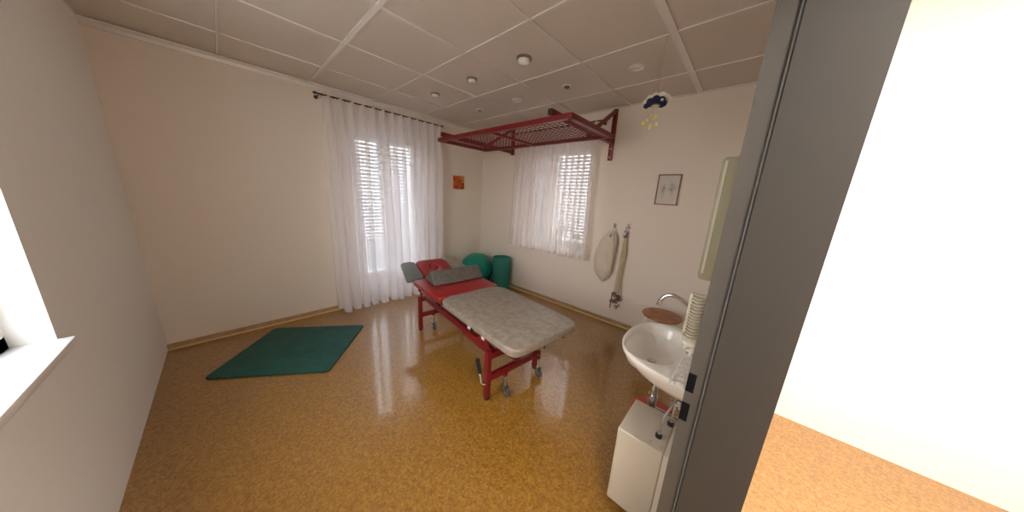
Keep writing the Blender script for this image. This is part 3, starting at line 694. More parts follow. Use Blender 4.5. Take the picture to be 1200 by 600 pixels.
# ------------------------------------------------------------------ treatment couch
CO = (1.776, -1.64, 0.0); CR = math.radians(-6.7)
t = thing('treatment_couch', 'height-adjustable treatment couch with red frame and grey and red padding', 'treatment couch', CO, CR)
def pad(name, poly, z0, z1, m, bev=0.022, parent=None, mx=None, label=None, round_r=0.05):
    # rounded-corner outline
    pts = []
    n = len(poly)
    for i in range(n):
        p = Vector(poly[i]); a = Vector(poly[i-1]); c = Vector(poly[(i+1) % n])
        d1 = (a-p); d2 = (c-p); r_ = min(round_r, d1.length*0.45, d2.length*0.45); d1.normalize(); d2.normalize()
        for k in range(6):
            f = k/5; q0 = p+d1*r_*(1-f); q1 = p+d2*r_*f
            pts.append(q0.lerp(q1, f))
    t_ = bmesh.new()
    A = [t_.verts.new((p.x, p.y, z0)) for p in pts]; C = [t_.verts.new((p.x, p.y, z1)) for p in pts]; N = len(pts)
    t_.faces.new(A[::-1]); top = t_.faces.new(C)
    for i in range(N): t_.faces.new((A[i], A[(i+1) % N], C[(i+1) % N], C[i]))
    es = [e for e in t_.edges if all(abs(v.co.z-z1) < 1e-6 for v in e.verts)]
    bmesh.ops.bevel(t_, geom=es, offset=bev, segments=4, profile=0.6, affect='EDGES')
    es = [e for e in t_.edges if all(abs(v.co.z-z0) < 1e-6 for v in e.verts)]
    bmesh.ops.bevel(t_, geom=es, offset=0.01, segments=2, profile=0.5, affect='EDGES')
    b = B(); b.merge(t_, mx)
    o = b.build(name, m, parent or t, angle=60)
    if label: o['label'] = label
    return o
ZT = 0.600
pad('foot_section', [(0.006, -0.325), (0.995, -0.322), (0.995, 0.322), (0.006, 0.325)], ZT-0.056, ZT, M['grey_vinyl'], 0.022, round_r=0.09, label='long grey mottled padded section')
pad('middle_section', [(-0.575, -0.335), (-0.004, -0.325), (-0.004, 0.325), (-0.575, 0.335)], ZT-0.054, ZT-0.004, M['red_vinyl'], 0.018, round_r=0.02, label='shiny red padded section')
# thin boards under the pads
b = B(); b.box((0.03, -0.295, ZT-0.072), (0.965, 0.295, ZT-0.054)); b.build('foot_board', M['dark_red_metal'], t, smooth=False)
b = B(); b.box((-0.555, -0.30, ZT-0.072), (-0.02, 0.30, ZT-0.052)); b.build('middle_board', M['dark_red_metal'], t, smooth=False)
# head part, tilted up, with breathing hole
hm = Matrix.Translation((-0.60, 0, ZT-0.01)) @ Matrix.Rotation(math.radians(19), 4, 'Y')
nu, nv = 60, 52
def face_pad():
    bm = bmesh.new(); top = {}; bot = {}
    x0, x1 = -0.36, -0.005; hw = 0.178; T = 0.055
    hx, hy, ra, rb = -0.205, -0.01, 0.085, 0.062
    def inside(x, y):
        e = ((x-hx)/ra)**2+((y-hy)/rb)**2
        return e < 1
    cy0 = 0.05
    n = 64
    def outer(a):        # rounded rectangle hit by a ray from the hole centre
        dx, dy = math.cos(a), math.sin(a)
        tt = min([v for v in (((x1-hx)/dx if dx > 1e-9 else 9), ((x0-hx)/dx if dx < -1e-9 else 9), ((hw-hy)/dy if dy > 1e-9 else 9), ((-hw-hy)/dy if dy < -1e-9 else 9))])
        # superellipse rounding of the corners
        cxm, hxw = (x0+x1)/2, (x1-x0)/2
        lo, hi = 0, tt
        for _ in range(30):
            m_ = (lo+hi)/2; px, py = hx+dx*m_, hy+dy*m_
            v = abs((px-cxm)/hxw)**9+abs(py/hw)**9
            if v > 1: hi = m_
            else: lo = m_
        return lo
    rings = []
    def hole(a, k):
        # keyhole breathing opening: ellipse
        c, s2 = math.cos(a), math.sin(a); r_ = k/math.sqrt((c/ra)**2+(s2/rb)**2); return r_
    fr = [(0.0, None)]
    rows = []
    for (kind, f, z) in (('h', 0.80, -T+0.004), ('h', 0.78, -0.030), ('h', 0.86, -0.012), ('h', 1.00, -0.002), ('m', 0.25, 0.003), ('m', 0.55, 0.003), ('m', 0.85, 0.0), ('o', 0.965, -0.004), ('o', 0.99, -0.012), ('o', 1.0, -0.025), ('o', 1.0, -T+0.008), ('o', 0.985, -T)):
        row = []
        for i in range(n):
            a = 2*PI*i/n; ro = outer(a); rh = hole(a, 1.0)
            if kind == 'h': r_ = hole(a, f)
            elif kind == 'm': r_ = rh+(ro-rh)*f
            else: r_ = ro*f if f < 1 else ro
            row.append(bm.verts.new((hx+r_*math.cos(a), hy+r_*math.sin(a), z)))
        rows.append(row)
    for r0, r1 in zip(rows, rows[1:]+rows[:1]):
        for i in range(n): bm.faces.new((r0[i], r0[(i+1) % n], r1[(i+1) % n], r1[i]))
    return bm
b = B(); b.merge(face_pad(), hm); hp = b.build('head_section', M['red_vinyl'], t, angle=70, label='red head section with oval breathing hole')
b = B(); b.ball((-0.205, -0.01, -0.022), (0.062, 0.043, 0.018), 28, 14, mx=hm); b.build('face_cushion', M['red_vinyl'], t, label='red oval cushion inside the head section opening')
for sg in (-1, 1):
    mx = hm @ Matrix.Translation((-0.0, 0, -0.004))
    pl = [(-0.03, 0.19), (-0.03, 0.375), (-0.36, 0.34), (-0.36, 0.19)]
    pl = [(x_, sg*y_) for x_, y_ in pl]
    if sg < 0: pl = pl[::-1]
    pad('arm_pad', pl, -0.05, -0.004, M['slate_vinyl'] if sg < 0 else M['grey_vinyl'], 0.016, mx=mx, round_r=0.03, label='grey padded arm rest beside the red head section')
    b = B(); b.bar(hm @ Vector((-0.06, sg*0.20, -0.064)), hm @ Vector((-0.36, sg*0.20, -0.064)), 0.05, 0.012); b.bar((-0.52, sg*0.2, ZT-0.095), hm @ Vector((-0.06, sg*0.20, -0.064)), 0.03, 0.012)
    b.build('arm_pad_bracket', M['dark_red_metal'], t, smooth=False)
b = B()
for sg in (-1, 1): b.bar((-0.50, sg*0.12, ZT-0.095), hm @ Vector((-0.34, sg*0.12, -0.075)), 0.025, 0.02)
b.bar(hm @ Vector((-0.30, -0.14, -0.072)), hm @ Vector((-0.30, 0.14, -0.072)), 0.03, 0.012)
b.build('head_bracket', M['dark_red_metal'], t, smooth=False)
# upper sub-frame
ZF = ZT-0.105
for sg in (-1, 1):
    b = B(); b.box((-0.54, sg*0.235-0.015, ZF-0.02), (0.93, sg*0.235+0.015, ZF+0.022), bev=0.003); b.build('upper_rail', M['dark_red_metal'], t)
for u in (-0.50, 0.02, 0.90):
    b = B(); b.box((u-0.015, -0.22, ZF-0.018), (u+0.015, 0.22, ZF+0.02), bev=0.003); b.build('upper_cross_bar', M['dark_red_metal'], t)
# end frames: four posts, two cross bars each
UL, UR, V = -0.615, 0.645, 0.255
for u in (UL, UR):
    for sg in (-1, 1):
        top = 0.395 if u < 0 else 0.41
        b = B(); b.box((u-0.02, sg*V-0.02, 0.018 if sg < 0 else 0.055), (u+0.02, sg*V+0.02, top), bev=0.004); lg = b.build('leg', M['red_metal'], t)
        b = B(); b.box((u-0.016, sg*V-0.016, 0.0 if sg < 0 else 0.04), (u+0.016, sg*V+0.016, 0.02 if sg < 0 else 0.057), bev=0.003); b.build('leg_foot', M['black'], lg)
    b = B(); b.box((u-0.018, -V, 0.335), (u+0.018, V, 0.385), bev=0.004); b.build('cross_bar', M['red_metal'], t)
    b = B(); b.box((u-0.018, -V-0.01, 0.155), (u+0.018, V+0.045, 0.205), bev=0.004); b.build('cross_bar', M['red_metal'], t)
# longitudinal beams, lower base
for sg in (-1, 1):
    b = B(); b.bar((UL+0.015, sg*0.185, 0.362), (UR-0.015, sg*0.185, 0.352), 0.035, 0.055, bev=0.004); b.build('base_beam', M['red_metal'], t)
    # pivoting lift links
    for (ua, ub) in ((-0.46, -0.14), (0.14, 0.46)):
        b = B(); b.bar((ua, sg*0.15, 0.365), (ub, sg*0.15, ZF-0.005), 0.014, 0.045, bev=0.003)
        b.tube([(ua, sg*0.15-0.02, 0.365), (ua, sg*0.15+0.02, 0.365)], 0.012, 12); b.tube([(ub, sg*0.15-0.02, ZF-0.005), (ub, sg*0.15+0.02, ZF-0.005)], 0.012, 12)
        b.build('lift_link', M['dark_red_metal'], t)
    b = B(); b.prism([(0.22, 0.325), (0.54, 0.325), (0.60, 0.39), (0.56, 0.46), (0.50, 0.46), (0.42, 0.39), (0.22, 0.375)], 'y', sg*0.21-0.004, sg*0.21+0.004); b.build('side_plate', M['red_metal'], t, smooth=False)
b = B(); b.tube([(-0.30, -0.02, 0.35), (0.02, -0.02, 0.41)], 0.026, 16); b.tube([(0.02, -0.02, 0.41), (0.30, -0.02, 0.462)], 0.012, 12); b.bar((0.30, -0.15, 0.465), (0.30, 0.15, 0.465), 0.03, 0.03); b.bar((-0.30, -0.185, 0.35), (-0.30, 0.185, 0.35), 0.03, 0.03); b.build('lift_motor', M['black'], t)
b = B(); b.tube([(-0.10, -0.262, ZF-0.004), (0.36, -0.262, ZF-0.010)], 0.006, 10); b.build('guide_rod', M['chrome'], t, label='chrome guide rod below the grey padding')
b = B(); b.tube([(-0.16, -0.262, ZF-0.008), (-0.11, -0.262, ZF-0.006)], 0.018, 12); b.box((0.38, -0.272, ZF-0.035), (0.44, -0.252, ZF+0.02), bev=0.004); b.build('side_knob', M['black'], t)
for u in (0.41, 0.60):
    b = B(); b.box((u-0.022, -0.276, ZF-0.02), (u+0.015, -0.268, ZF+0.018), bev=0.003); b.build('mounting_plate', M['white_metal'], t, label='white mounting plate below the padding')
b = B()
b.tube([(-0.44, -0.305, ZT-0.09), (-0.44, -0.305, ZT-0.13), (-0.445, -0.31, ZT-0.17)], 0.008, 8); b.box((-0.52, -0.31, ZT-0.10), (-0.46, -0.295, ZT-0.08), bev=0.003)
b.build('release_lever', M['dark_red_metal'], t)
# steel pedal lever with black grip near the leg
b = B(); b.tube([(UR-0.0, -V-0.022, 0.135), (UR-0.01, -V-0.045, 0.155), (UR-0.035, -V-0.048, 0.235)], 0.008, 10); b.tube([(UR, -V-0.006, 0.135), (UR, -V-0.03, 0.135)], 0.013, 12); hl = b.build('pedal_lever', M['chrome'], t, label='chrome pedal lever')
b = B(); b.tube([(UR-0.033, -V-0.048, 0.225), (UR-0.060, -V-0.050, 0.325)], [0.014, 0.016], 12); b.build('grip', M['black'], hl, label='black rubber grip')
b = B(); b.tube([(UR+0.02, V+0.02, 0.36), (UR+0.05, V+0.05, 0.30), (UR+0.045, V+0.055, 0.235)], 0.007, 8); b.build('brake_rod', M['clip'], t)
b = B(); b.tube([(UL-0.018, -V-0.0, 0.19), (UL-0.045, -V-0.0, 0.19)], 0.008, 8); b.build('side_stub', M['dark_red_metal'], t)
# casters
def caster(u, v, ztop):
    b = B(); b.tube([(u, v, 0.085), (u, v, ztop)], 0.011, 10)
    b.box((u-0.016, v-0.020, 0.078), (u+0.018, v+0.020, 0.092), bev=0.003)
    for sg in (-1, 1): b.prism([(u-0.016, 0.085), (u+0.018, 0.085), (u+0.030, 0.034), (u+0.012, 0.034)], 'y', v+sg*0.0185-0.0015, v+sg*0.0185+0.0015)
    c = b.build('caster', M['steel'], t, label='steel swivel caster')
    b = B(); b.lathe([(0.0, -0.012), (0.026, -0.012), (0.0345, -0.009), (0.0345, 0.009), (0.026, 0.012), (0, 0.012)], 26, Matrix.Translation((u+0.018, v, 0.0345)) @ Matrix.Rotation(PI/2, 4, 'X')); w2 = b.build('caster_wheel', M['rubber'], c)
    b = B(); b.tube([(u+0.018, v-0.024, 0.0345), (u+0.018, v+0.024, 0.0345)], 0.007, 10); b.build('caster_axle', M['chrome'], c)
for (u, v) in ((UL+0.05, -0.13), (UL+0.05, 0.19), (UR+0.045, -0.12), (UR+0.045, 0.24)):
    b = B(); b.box((u-0.045 if u > 0 else u-0.045, v-0.014, 0.165), (u+0.014, v+0.014, 0.195), bev=0.002); b.build('caster_bracket', M['red_metal'], t)
    caster(u, v, 0.17)

# wedge cushion lying across the red section
WL = thing('wedge_cushion', 'long dark grey wedge cushion lying across the red couch section', 'cushion', tuple(Matrix.Rotation(CR, 3, 'Z') @ Vector((-0.375, 0.045, 0)) + Vector((CO[0], CO[1], ZT-0.001))), CR)
b = B(); b.prism([(0.082, 0.0), (0.090, 0.012), (-0.020, 0.118), (-0.045, 0.118), (-0.155, 0.03), (-0.155, 0.0)], 'y', -0.265, 0.285, bev=0.008); b.build('cushion_body', M['wedge_vinyl'], WL, angle=50)
b = B()
for v in (-0.267, 0.287): b.tube([(0.080, v, 0.012), (-0.022, v, 0.112), (-0.045, v, 0.112), (-0.148, v, 0.03)], 0.003, 6)
b.build('piping', M['slate_vinyl'], WL)

# ------------------------------------------------------------------ ball, roll, floor mat
b = B(); b.ball((0, 0, 0.272), 0.272, 48, 32); o = b.build('exercise_ball', M['ball'], None, angle=180); o.location = (0.345, -0.37, 0.0)
tag(o, 'large shiny green exercise ball in the room corner', 'ball')
bl = B(); bl.lathe([(0, 0.5430), (0.006, 0.5434), (0.012, 0.5445), (0.013, 0.547), (0, 0.548)], 16, Matrix.Translation((0, 0, 0))); 
bo = bl.build('valve_plug', M['roll_in'], o)
bo.matrix_local = Matrix.Translation((0, 0, 0.272)) @ Matrix.Rotation(math.radians(75), 4, 'X') @ Matrix.Translation((0, 0, -0.272))
t = thing('rolled_gym_mat', 'dark green gym mat rolled up and standing beside the ball', 'gym mat', (0.745, -0.195, 0))
vs = []; fs = []; turns = 1.7; n = 150; hgt = 0.53; th_ = 0.012
outer = []; inner = []
for i in range(n+1):
    a = 2*PI*turns*i/n; r_ = 0.121+0.0142*a/(2*PI)
    outer.append(((r_+th_/2)*math.cos(a+4.2), (r_+th_/2)*math.sin(a+4.2))); inner.append(((r_-th_/2)*math.cos(a+4.2), (r_-th_/2)*math.sin(a+4.2)))
loop = outer+inner[::-1]
for z in (0, hgt):
    for p in outer: vs.append((p[0], p[1], z))
    for p in inner: vs.append((p[0], p[1], z))
K = n+1
for i in range(n):
    fs += [(i, i+1, 2*K+i+1, 2*K+i), (K+i, 3*K+i, 3*K+i+1, K+i+1), (2*K+i, 2*K+i+1, 3*K+i+1, 3*K+i), (i, K+i, K+i+1, i+1)]
fs += [(0, 2*K, 3*K, K), (n, K+n, 3*K+n, 2*K+n)]
b = B(); b._add(vs, fs); b.build('mat_roll', M['roll'], t, angle=40)
# floor mat
e1 = Vector((0.60, -0.46, 0)); e1.normalize()
e2 = Vector((e1.y, -e1.x, 0))
ang = math.atan2(e1.y, e1.x)
o = thing('exercise_mat', 'flat dark green foam mat lying on the cork floor', 'gym mat', (0.646, -2.235, 0.0), ang)
def rrect(x0, y0, x1, y1, r_, n=8):
    out = []
    for cx, cy, a in ((x1-r_, y1-r_, 0), (x0+r_, y1-r_, PI/2), (x0+r_, y0+r_, PI), (x1-r_, y0+r_, 3*PI/2)):
        for k in range(n+1): out.append((cx+r_*math.cos(a+PI/2*k/n), cy+r_*math.sin(a+PI/2*k/n)))
    return out
b = B(); b.prism(rrect(0.0, -0.86, 0.785, 0.0, 0.035), 'z', 0.0005, 0.011, bev=0.002); b.build('mat_sheet', M['mat'], o, angle=50)
b = B(); pts = [(x_, y_, 0.006) for x_, y_ in rrect(0.0, -0.86, 0.785, 0.0, 0.035)]; b.tube(pts, 0.005, 6, closed=True); b.build('mat_edge', M['roll_in'], o)

# ------------------------------------------------------------------ wash basin group
SY = -1.785; SZ = 0.85
t = thing('wash_basin', 'small white ceramic wash basin on the wall beside the doorway', 'wash basin', (WX, SY, 0))
def dshape(k, n=64, dep=0.323, hw=0.272, x0=-0.0005):
    """closed D outline seen from above; local x negative = into the room"""
    pts = []
    for i in range(n):
        a = PI/2+PI*i/(n-1)
        c = math.cos(a); s2 = math.sin(a)
        xx = -abs(c)**0.72*dep; yy = (abs(s2)**0.72)*hw*(1 if s2 > 0 else -1)
        pts.append((x0+xx, yy))
    return pts
bm = bmesh.new(); n = 64
prof = [  # (scale of outline, z, x-shift) from the underside centre up over the rim and down into the bowl
    (0.30, SZ-0.132), (0.50, SZ-0.128), (0.66, SZ-0.113), (0.82, SZ-0.080), (0.93, SZ-0.045), (0.99, SZ-0.022), (1.0, SZ-0.010), (0.992, SZ-0.002), (0.978, SZ)]
rows = []
for sc, z in prof:
    row = []
    for (px, py) in dshape(1):
        row.append(bm.verts.new((px*sc, py*(0.25+0.75*sc), z)))
    rows.append(row)
# bowl rings: ellipse of the opening, centred off the wall
bxc, bax, bay = -0.195, 0.122, 0.205
def bowl_ring(k, z, dx=0):
    r = []
    base = dshape(1)
    for i in range(n):
        px, py = base[i]
        # angle of the outline point as seen from bowl centre
        a = math.atan2(py, px-bxc)
        e = 2.5
        c, s2 = math.cos(a), math.sin(a)
        rad = 1/((abs(c)/bax)**e+(abs(s2)/bay)**e)**(1/e)
        r.append(bm.verts.new((bxc+dx+rad*k*c, rad*k*s2, z)))
    return r
for k, z in ((1.06, SZ+0.001), (1.0, SZ-0.004), (0.965, SZ-0.018), (0.93, SZ-0.05), (0.84, SZ-0.080), (0.62, SZ-0.102), (0.30, SZ-0.110), (0.10, SZ-0.112)): rows.append(bowl_ring(k, z))
for r0, r1 in zip(rows, rows[1:]):
    for i in range(n): bm.faces.new((r0[i], r0[(i+1) % n], r1[(i+1) % n], r1[i]))
bm.faces.new(rows[0][::-1]); bm.faces.new(rows[-1])
b = B(); b.merge(bm); basin = b.build('basin', M['ceramic'], t, angle=60)
b = B(); b.lathe([(0, 0), (0.019, 0.0), (0.021, 0.002), (0.017, 0.004), (0, 0.003)], 22, Matrix.Translation((bxc, 0, SZ-0.113))); b.build('drain_cover', M['chrome'], t)
b = B(); b.box((-0.0885, -0.032, SZ-0.042), (-0.078, -0.010, SZ-0.024), bev=0.0015); b.build('overflow_slot', M['black'], t)
b = B(); dx, dy = WX and -0.165, 0.03
b.tube([(dx, dy, SZ-0.125), (dx, dy, 0.54)], 0.0165, 16); b.tube([(dx, dy, 0.545), (dx, dy, 0.525)], 0.024, 16); b.tube([(dx, dy, 0.53), (dx, dy, 0.43), (dx, dy, 0.415)], [0.021, 0.021, 0.014], 16)
b.tube([(dx, dy, 0.47), (dx+0.06, dy, 0.47), (-0.0, dy, 0.47)], 0.014, 12); b.tube([(-0.008, dy, 0.47), (-0.001, dy, 0.47)], 0.032, 20)
b.build('drain_trap', M['chrome'], t, label='chrome drain trap under the basin')

t = thing('basin_tap', 'chrome swan-neck tap arching over the wash basin', 'tap', (WX-0.050, SY, SZ+0.001))
b = B(); b.lathe([(0, 0), (0.024, 0), (0.024, 0.008), (0.018, 0.014), (0.017, 0.055), (0.020, 0.06), (0.020, 0.085), (0.012, 0.095), (0, 0.096)], 22); b.build('tap_body', M['chrome'], t)
b = B(); P_ = [(0, 0, 0.08), (0.002, 0, 0.13), (-0.012, 0, 0.165), (-0.040, 0, 0.205), (-0.075, 0.001, 0.232), (-0.110, 0.002, 0.243), (-0.138, 0.003, 0.234), (-0.155, 0.003, 0.212), (-0.160, 0.003, 0.198)]
def smooth(pts, it=3):
    pts = [Vector(p) for p in pts]
    for _ in range(it):
        q = [pts[0]]
        for a, c in zip(pts, pts[1:]): q += [a.lerp(c, 0.25), a.lerp(c, 0.75)]
        q.append(pts[-1]); pts = q
    return pts
b.tube(smooth(P_, 2), 0.0088, 14); sp = b.build('spout', M['chrome'], t, angle=80)
b = B(); b.tube([(-0.158, 0.003, 0.205), (-0.164, 0.003, 0.180)], 0.0115, 14); b.build('aerator', M['chrome'], sp)
for sg in (-1, 1):
    b = B(); b.tube([(0, sg*0.012, 0.035), (0, sg*0.05, 0.035)], 0.010, 12)
    for a in (0, PI/2): b.tube([(0.022*math.cos(a), sg*0.055, 0.035+0.022*math.sin(a)), (-0.022*math.cos(a), sg*0.055, 0.035-0.022*math.sin(a))], 0.007, 10)
    b.build('cross_handle', M['white_felt'], t, label='white cross handle of the tap')

# white cloth on the basin deck
o = B(); nx_, ny_ = 14, 44; vs = []; fs = []
for j in range(ny_+1):
    for i in range(nx_+1):
        x_ = -0.026+0.050*i/nx_; y_ = -0.13+0.24*j/ny_
        e = min(1, min(i, nx_-i)/2.0)*min(1, min(j, ny_-j)/2.0)
        z_ = 0.004+e*(0.009+0.006*noise.noise(Vector((x_*60, y_*60, 1.3)))+0.004*noise.noise(Vector((x_*140, y_*110, 5))))
        vs.append((x_+0.004*noise.noise(Vector((y_*50, i, 2))), y_, max(z_, 0.003)))
for j in range(ny_):
    for i in range(nx_):
        a = j*(nx_+1)+i; fs.append((a, a+1, a+nx_+2, a+nx_+1))
o._add(vs, fs); o = o.build('wash_cloth', M['cloth'], None, angle=80); o.location = (WX-0.050, SY-0.175, SZ-0.001)
sm = o.modifiers.new('thick', 'SOLIDIFY'); sm.thickness = 0.002
tag(o, 'crumpled white cloth on the basin ledge beside the wall', 'cloth')

# cup dispenser on the wall above the basin
t = thing('cup_dispenser', 'wall holder with a stack of ribbed beige plastic cups above the basin', 'cup dispenser', (WX-0.046, -2.05, 1.03))
b = B(); b.box((0.034, -0.012, 0.03), (0.045, 0.012, 0.15), bev=0.003); b.tube([(0.0, 0, 0.0), (0, 0, 0.012)], 0.026, 20); b.build('holder', M['cup'], t)
b = B(); b.box((-0.030, 0.010, 0.01), (0.020, 0.030, 0.165), bev=0.006); b.build('holder_shell', M['cup'], t)
for k in range(13):
    z = 0.012+k*0.0115; b = B(); b.lathe([(0.016, z), (0.0185, z+0.006), (0.021, z+0.008), (0.021, z+0.0105), (0.018, z+0.0105), (0.014, z+0.002)], 20, closed=True); b.build('plastic_cup', M['cup'], t)
b = B(); b.ball((0.0, -0.005, -0.012), (0.026, 0.024, 0.014), 16, 10); b.tube([(0, -0.01, -0.015), (-0.012, -0.03, -0.03)], 0.009, 10); b.build('release_knob', M['white_felt'], t, label='white knob under the cups')

# khaki towel dispenser above
t = thing('towel_dispenser', 'khaki towel dispenser on the wall above the cup holder', 'dispenser', (WX-0.0005, -2.14, 1.285))
b = B(); b.box((-0.052, -0.06, 0), (0, 0.10, 0.34), bev=0.008); b.build('dispenser_body', M['khaki'], t)
b = B(); b.box((-0.045, -0.061, 0.02), (-0.040, -0.059, 0.33)); b.box((-0.05, -0.045, -0.002), (-0.02, 0.08, 0.003)); b.build('dispenser_seam', M['cup'], t, smooth=False)

# under-basin water heater
t = thing('water_heater', 'white box-shaped water heater mounted low under the wash basin', 'water heater', (WX, -1.9125, 0.0))
HX0, HX1, HY, Z0, Z1 = -0.232, -0.048, 0.1245, 0.095, 0.500
b = B(); b.box((HX0, -HY, Z0), (HX1, HY, Z1), bev=0.008, seg=3); b.build('heater_shell', M['heater'], t, angle=60)
b = B(); b.box((HX1+0.0004, -HY+0.001, Z0+0.002), (-0.0015, HY-0.001, Z1-0.001), bev=0.003); b.build('heater_back', M['heater'], t)
for (x_, y_) in ((-0.085, -0.045), (-0.062, 0.065)):
    b = B(); b.lathe([(0, 0), (0.013, 0), (0.013, 0.018), (0.011, 0.020), (0, 0.020)], 20, Matrix.Translation((x_, y_, Z1-0.001))); kn = b.build('pipe_collar', M['black'], t, label='black pipe collar')
    b = B(); b.lathe([(0, 0), (0.010, 0), (0.010, 0.014), (0.006, 0.016), (0, 0.016)], 6, Matrix.Translation((x_, y_, Z1+0.019))); b.build('hex_nut', M['chrome'], kn)
    b = B(); pts = smooth([(x_, y_, Z1+0.03), (x_+0.002, y_+0.01, Z1+0.10), (x_+0.02, y_+0.05, Z1+0.14), (-0.048, 0.10 if y_ < 0 else 0.12, Z1+0.20)], 2); b.tube(pts, 0.0045, 10); b.build('braided_hose', M['steel'], t)
for (x_, y_) in ((-0.062, -0.095), (-0.105, -0.095)):
    b = B(); b.lathe([(0, 0), (0.0045, 0), (0.0045, 0.002), (0, 0.003)], 12, Matrix.Translation((x_, y_, Z1-0.001))); b.build('screw_cap', M['steel'], t)
b = B(); b.tube([(-0.002, 0.09, 0.60), (-0.05, 0.09, 0.60)], 0.011, 14); b.tube([(-0.05, 0.09, 0.585), (-0.05, 0.09, 0.625)], 0.012, 14); b.tube([(-0.05, 0.09, 0.60), (-0.085, 0.085, 0.60)], 0.014, 14); b.tube([(-0.0015, 0.09, 0.60), (-0.008, 0.09, 0.60)], 0.026, 18); b.build('angle_valve', M['chrome'], t, label='chrome angle valve with hand wheel')

# red waste bin
t = thing('waste_bin', 'round red waste bin standing under the wash basin', 'bin', (3.385, -1.545, 0))
b = B(); b.lathe([(0, 0.004), (0.098, 0.004), (0.102, 0.008), (0.120, 0.262), (0.120, 0.268), (0.116, 0.268)], 40); b.lathe([(0.0, 0), (0.098, 0), (0.098, 0.012)], 40); b.build('bin_body', M['bin_red'], t)
b = B(); b.lathe([(0.123, 0.262), (0.126, 0.266), (0.126, 0.280), (0.118, 0.290), (0.07, 0.302), (0, 0.306)], 40); b.build('bin_lid', M['bin_red'], t)
b = B(); b.box((-0.025, -0.145, 0.005), (0.025, -0.095, 0.015), bev=0.003); b.build('pedal', M['black'], t)

# wooden stool
t = thing('wooden_stool', 'round wooden stool with white legs standing beyond the wash basin', 'stool', (3.13, -0.375, 0))
b = B(); b.lathe([(0, 0.425), (0.155, 0.425), (0.168, 0.432), (0.172, 0.440), (0.168, 0.449), (0.155, 0.452), (0, 0.450)], 48); b.build('stool_seat', M['wood'], t)
for k in range(4):
    a = PI/4+PI/2*k; b = B(); ca, sa = math.cos(a), math.sin(a)
    b.tube(smooth([(0.10*ca, 0.10*sa, 0.418), (0.150*ca, 0.150*sa, 0.414), (0.172*ca, 0.172*sa, 0.39), (0.205*ca, 0.205*sa, 0.0)], 2), 0.010, 12); lg = b.build('stool_leg', M['white_metal'], t)
    b = B(); b.tube([(0.2045*ca, 0.2045*sa, 0.0), (0.204*ca, 0.204*sa, 0.012)], 0.013, 12); b.build('leg_cap', M['black'], lg)
b = B(); b.tube([(0.178*math.cos(2*PI*k/40), 0.178*math.sin(2*PI*k/40), 0.25) for k in range(40)], 0.007, 8, closed=True); b.tube([(0.10*math.cos(2*PI*k/40), 0.10*math.sin(2*PI*k/40), 0.418) for k in range(40)], 0.008, 8, closed=True); b.build('stool_ring', M['white_metal'], t)

# ------------------------------------------------------------------ daylight
w = bpy.data.worlds.new('World'); S.world = w; w.use_nodes = True; nt = w.node_tree
bg = nt.nodes['Background']
tc = nt.nodes.new('ShaderNodeTexCoord'); sx = nt.nodes.new('ShaderNodeSeparateXYZ'); nt.links.new(tc.outputs['Generated'], sx.inputs[0])
r = nt.nodes.new('ShaderNodeValToRGB'); cr = r.color_ramp
mp = nt.nodes.new('ShaderNodeMapRange'); mp.inputs['From Min'].default_value = -1; nt.links.new(sx.outputs['Z'], mp.inputs['Value']); nt.links.new(mp.outputs[0], r.inputs['Fac'])
cr.elements[0].position = 0.40; cr.elements[0].color = (0.64, 0.58, 0.50, 1)
cr.elements[1].position = 0.9; cr.elements[1].color = (0.82, 0.88, 1.0, 1)
e = cr.elements.new(0.55); e.color = (1.0, 0.96, 0.91, 1)
nt.links.new(r.outputs['Color'], bg.inputs['Color']); bg.inputs['Strength'].default_value = 9.0
def portal(loc, rot, sx_, sy_):
    L = bpy.data.lights.new('window_portal', 'AREA'); L.shape = 'RECTANGLE'; L.size = sx_; L.size_y = sy_; L.cycles.is_portal = True
    o = bpy.data.objects.new('window_portal', L); COL.objects.link(o); o.location = loc; o.rotation_euler = rot
portal((-0.31, (WA[0]+WA[2])/2, (WA[1]+WA[3])/2), (0, -PI/2, 0), WA[3]-WA[1], WA[2]-WA[0])
portal(((WB[0]+WB[2])/2, 0.31, (WB[1]+WB[3])/2), (-PI/2, 0, 0), WB[2]-WB[0], WB[3]-WB[1])
portal(((W_ADD[0]+W_ADD[2])/2, YD-0.21, (W_ADD[1]+W_ADD[3])/2), (PI/2, 0, 0), W_ADD[2]-W_ADD[0], W_ADD[3]-W_ADD[1])
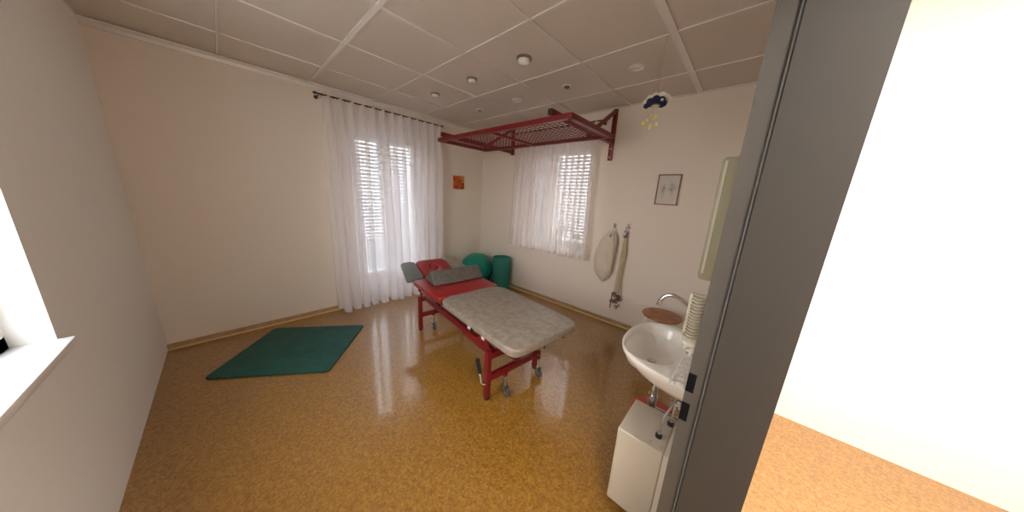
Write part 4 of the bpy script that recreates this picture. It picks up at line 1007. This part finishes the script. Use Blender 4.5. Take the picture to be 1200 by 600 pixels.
# unseen hallway lamps, added as fill to brighten the room
hl = bpy.data.materials.new('fill_lamp_glow'); hl.use_nodes = True; pb = hl.node_tree.nodes['Principled BSDF']; pb.inputs['Emission Color'].default_value = (1, 0.92, 0.82, 1); pb.inputs['Emission Strength'].default_value = 6
for (lx, ly, lab) in ((4.35, -3.5, 'unseen square fill lamp added in the hallway behind the doorway'), (4.35, -2.0, 'unseen square fill lamp added in the hallway beyond the wash basin wall')):
    t = thing('hallway_fill_lamp', lab, 'ceiling light', (lx, ly, 2.6))
    b = B(); b.box((-0.31, -0.31, -0.035), (0.31, -0.28, 0)); b.box((-0.31, 0.28, -0.035), (0.31, 0.31, 0)); b.box((-0.31, -0.28, -0.035), (-0.28, 0.28, 0)); b.box((0.28, -0.28, -0.035), (0.31, 0.28, 0)); b.build('fill_lamp_frame', M['white_metal'], t, smooth=False)
    b = B(); b.box((-0.28, -0.28, -0.012), (0.28, 0.28, -0.001)); b.build('fill_lamp_diffuser', hl, t, smooth=False)
    L = bpy.data.lights.new('fill_lamp_light', 'AREA'); L.size = 0.54; L.energy = HALL_FILL_W; L.color = (1, 0.945, 0.88)
    o = bpy.data.objects.new('fill_lamp_light', L); COL.objects.link(o); o.parent = t; o.location = (0, 0, -0.016)

# ------------------------------------------------------------------ camera
cam = bpy.data.cameras.new('camera'); co = bpy.data.objects.new('camera', cam); COL.objects.link(co); S.camera = co
F, cx, cy, cz, yaw, pitch, roll = 303.5559, 3.59253, -3.11200, 1.49300, -0.732097, -0.226193, 0.0542929
f = Vector((math.sin(yaw)*math.cos(pitch), math.cos(yaw)*math.cos(pitch), math.sin(pitch))); rr = Vector((math.cos(yaw), -math.sin(yaw), 0)); u = rr.cross(f)
r2 = rr*math.cos(roll)+u*math.sin(roll); u2 = -rr*math.sin(roll)+u*math.cos(roll)
mx = Matrix((r2, u2, -f)).transposed().to_4x4(); mx.translation = (cx, cy, cz); co.matrix_world = mx
cam.sensor_width = 36; cam.lens = F/1200*36; cam.clip_start = 0.01; cam.clip_end = 100

S.view_settings.view_transform = 'Standard'; S.view_settings.look = 'None'; S.view_settings.gamma = 1; S.view_settings.use_curve_mapping = False
S.view_settings.exposure = 0.57
S.cycles.use_denoising = True
S.cycles.max_bounces = 14; S.cycles.diffuse_bounces = 8; S.cycles.transmission_bounces = 8; S.cycles.transparent_max_bounces = 24
S.cycles.sample_clamp_indirect = 6
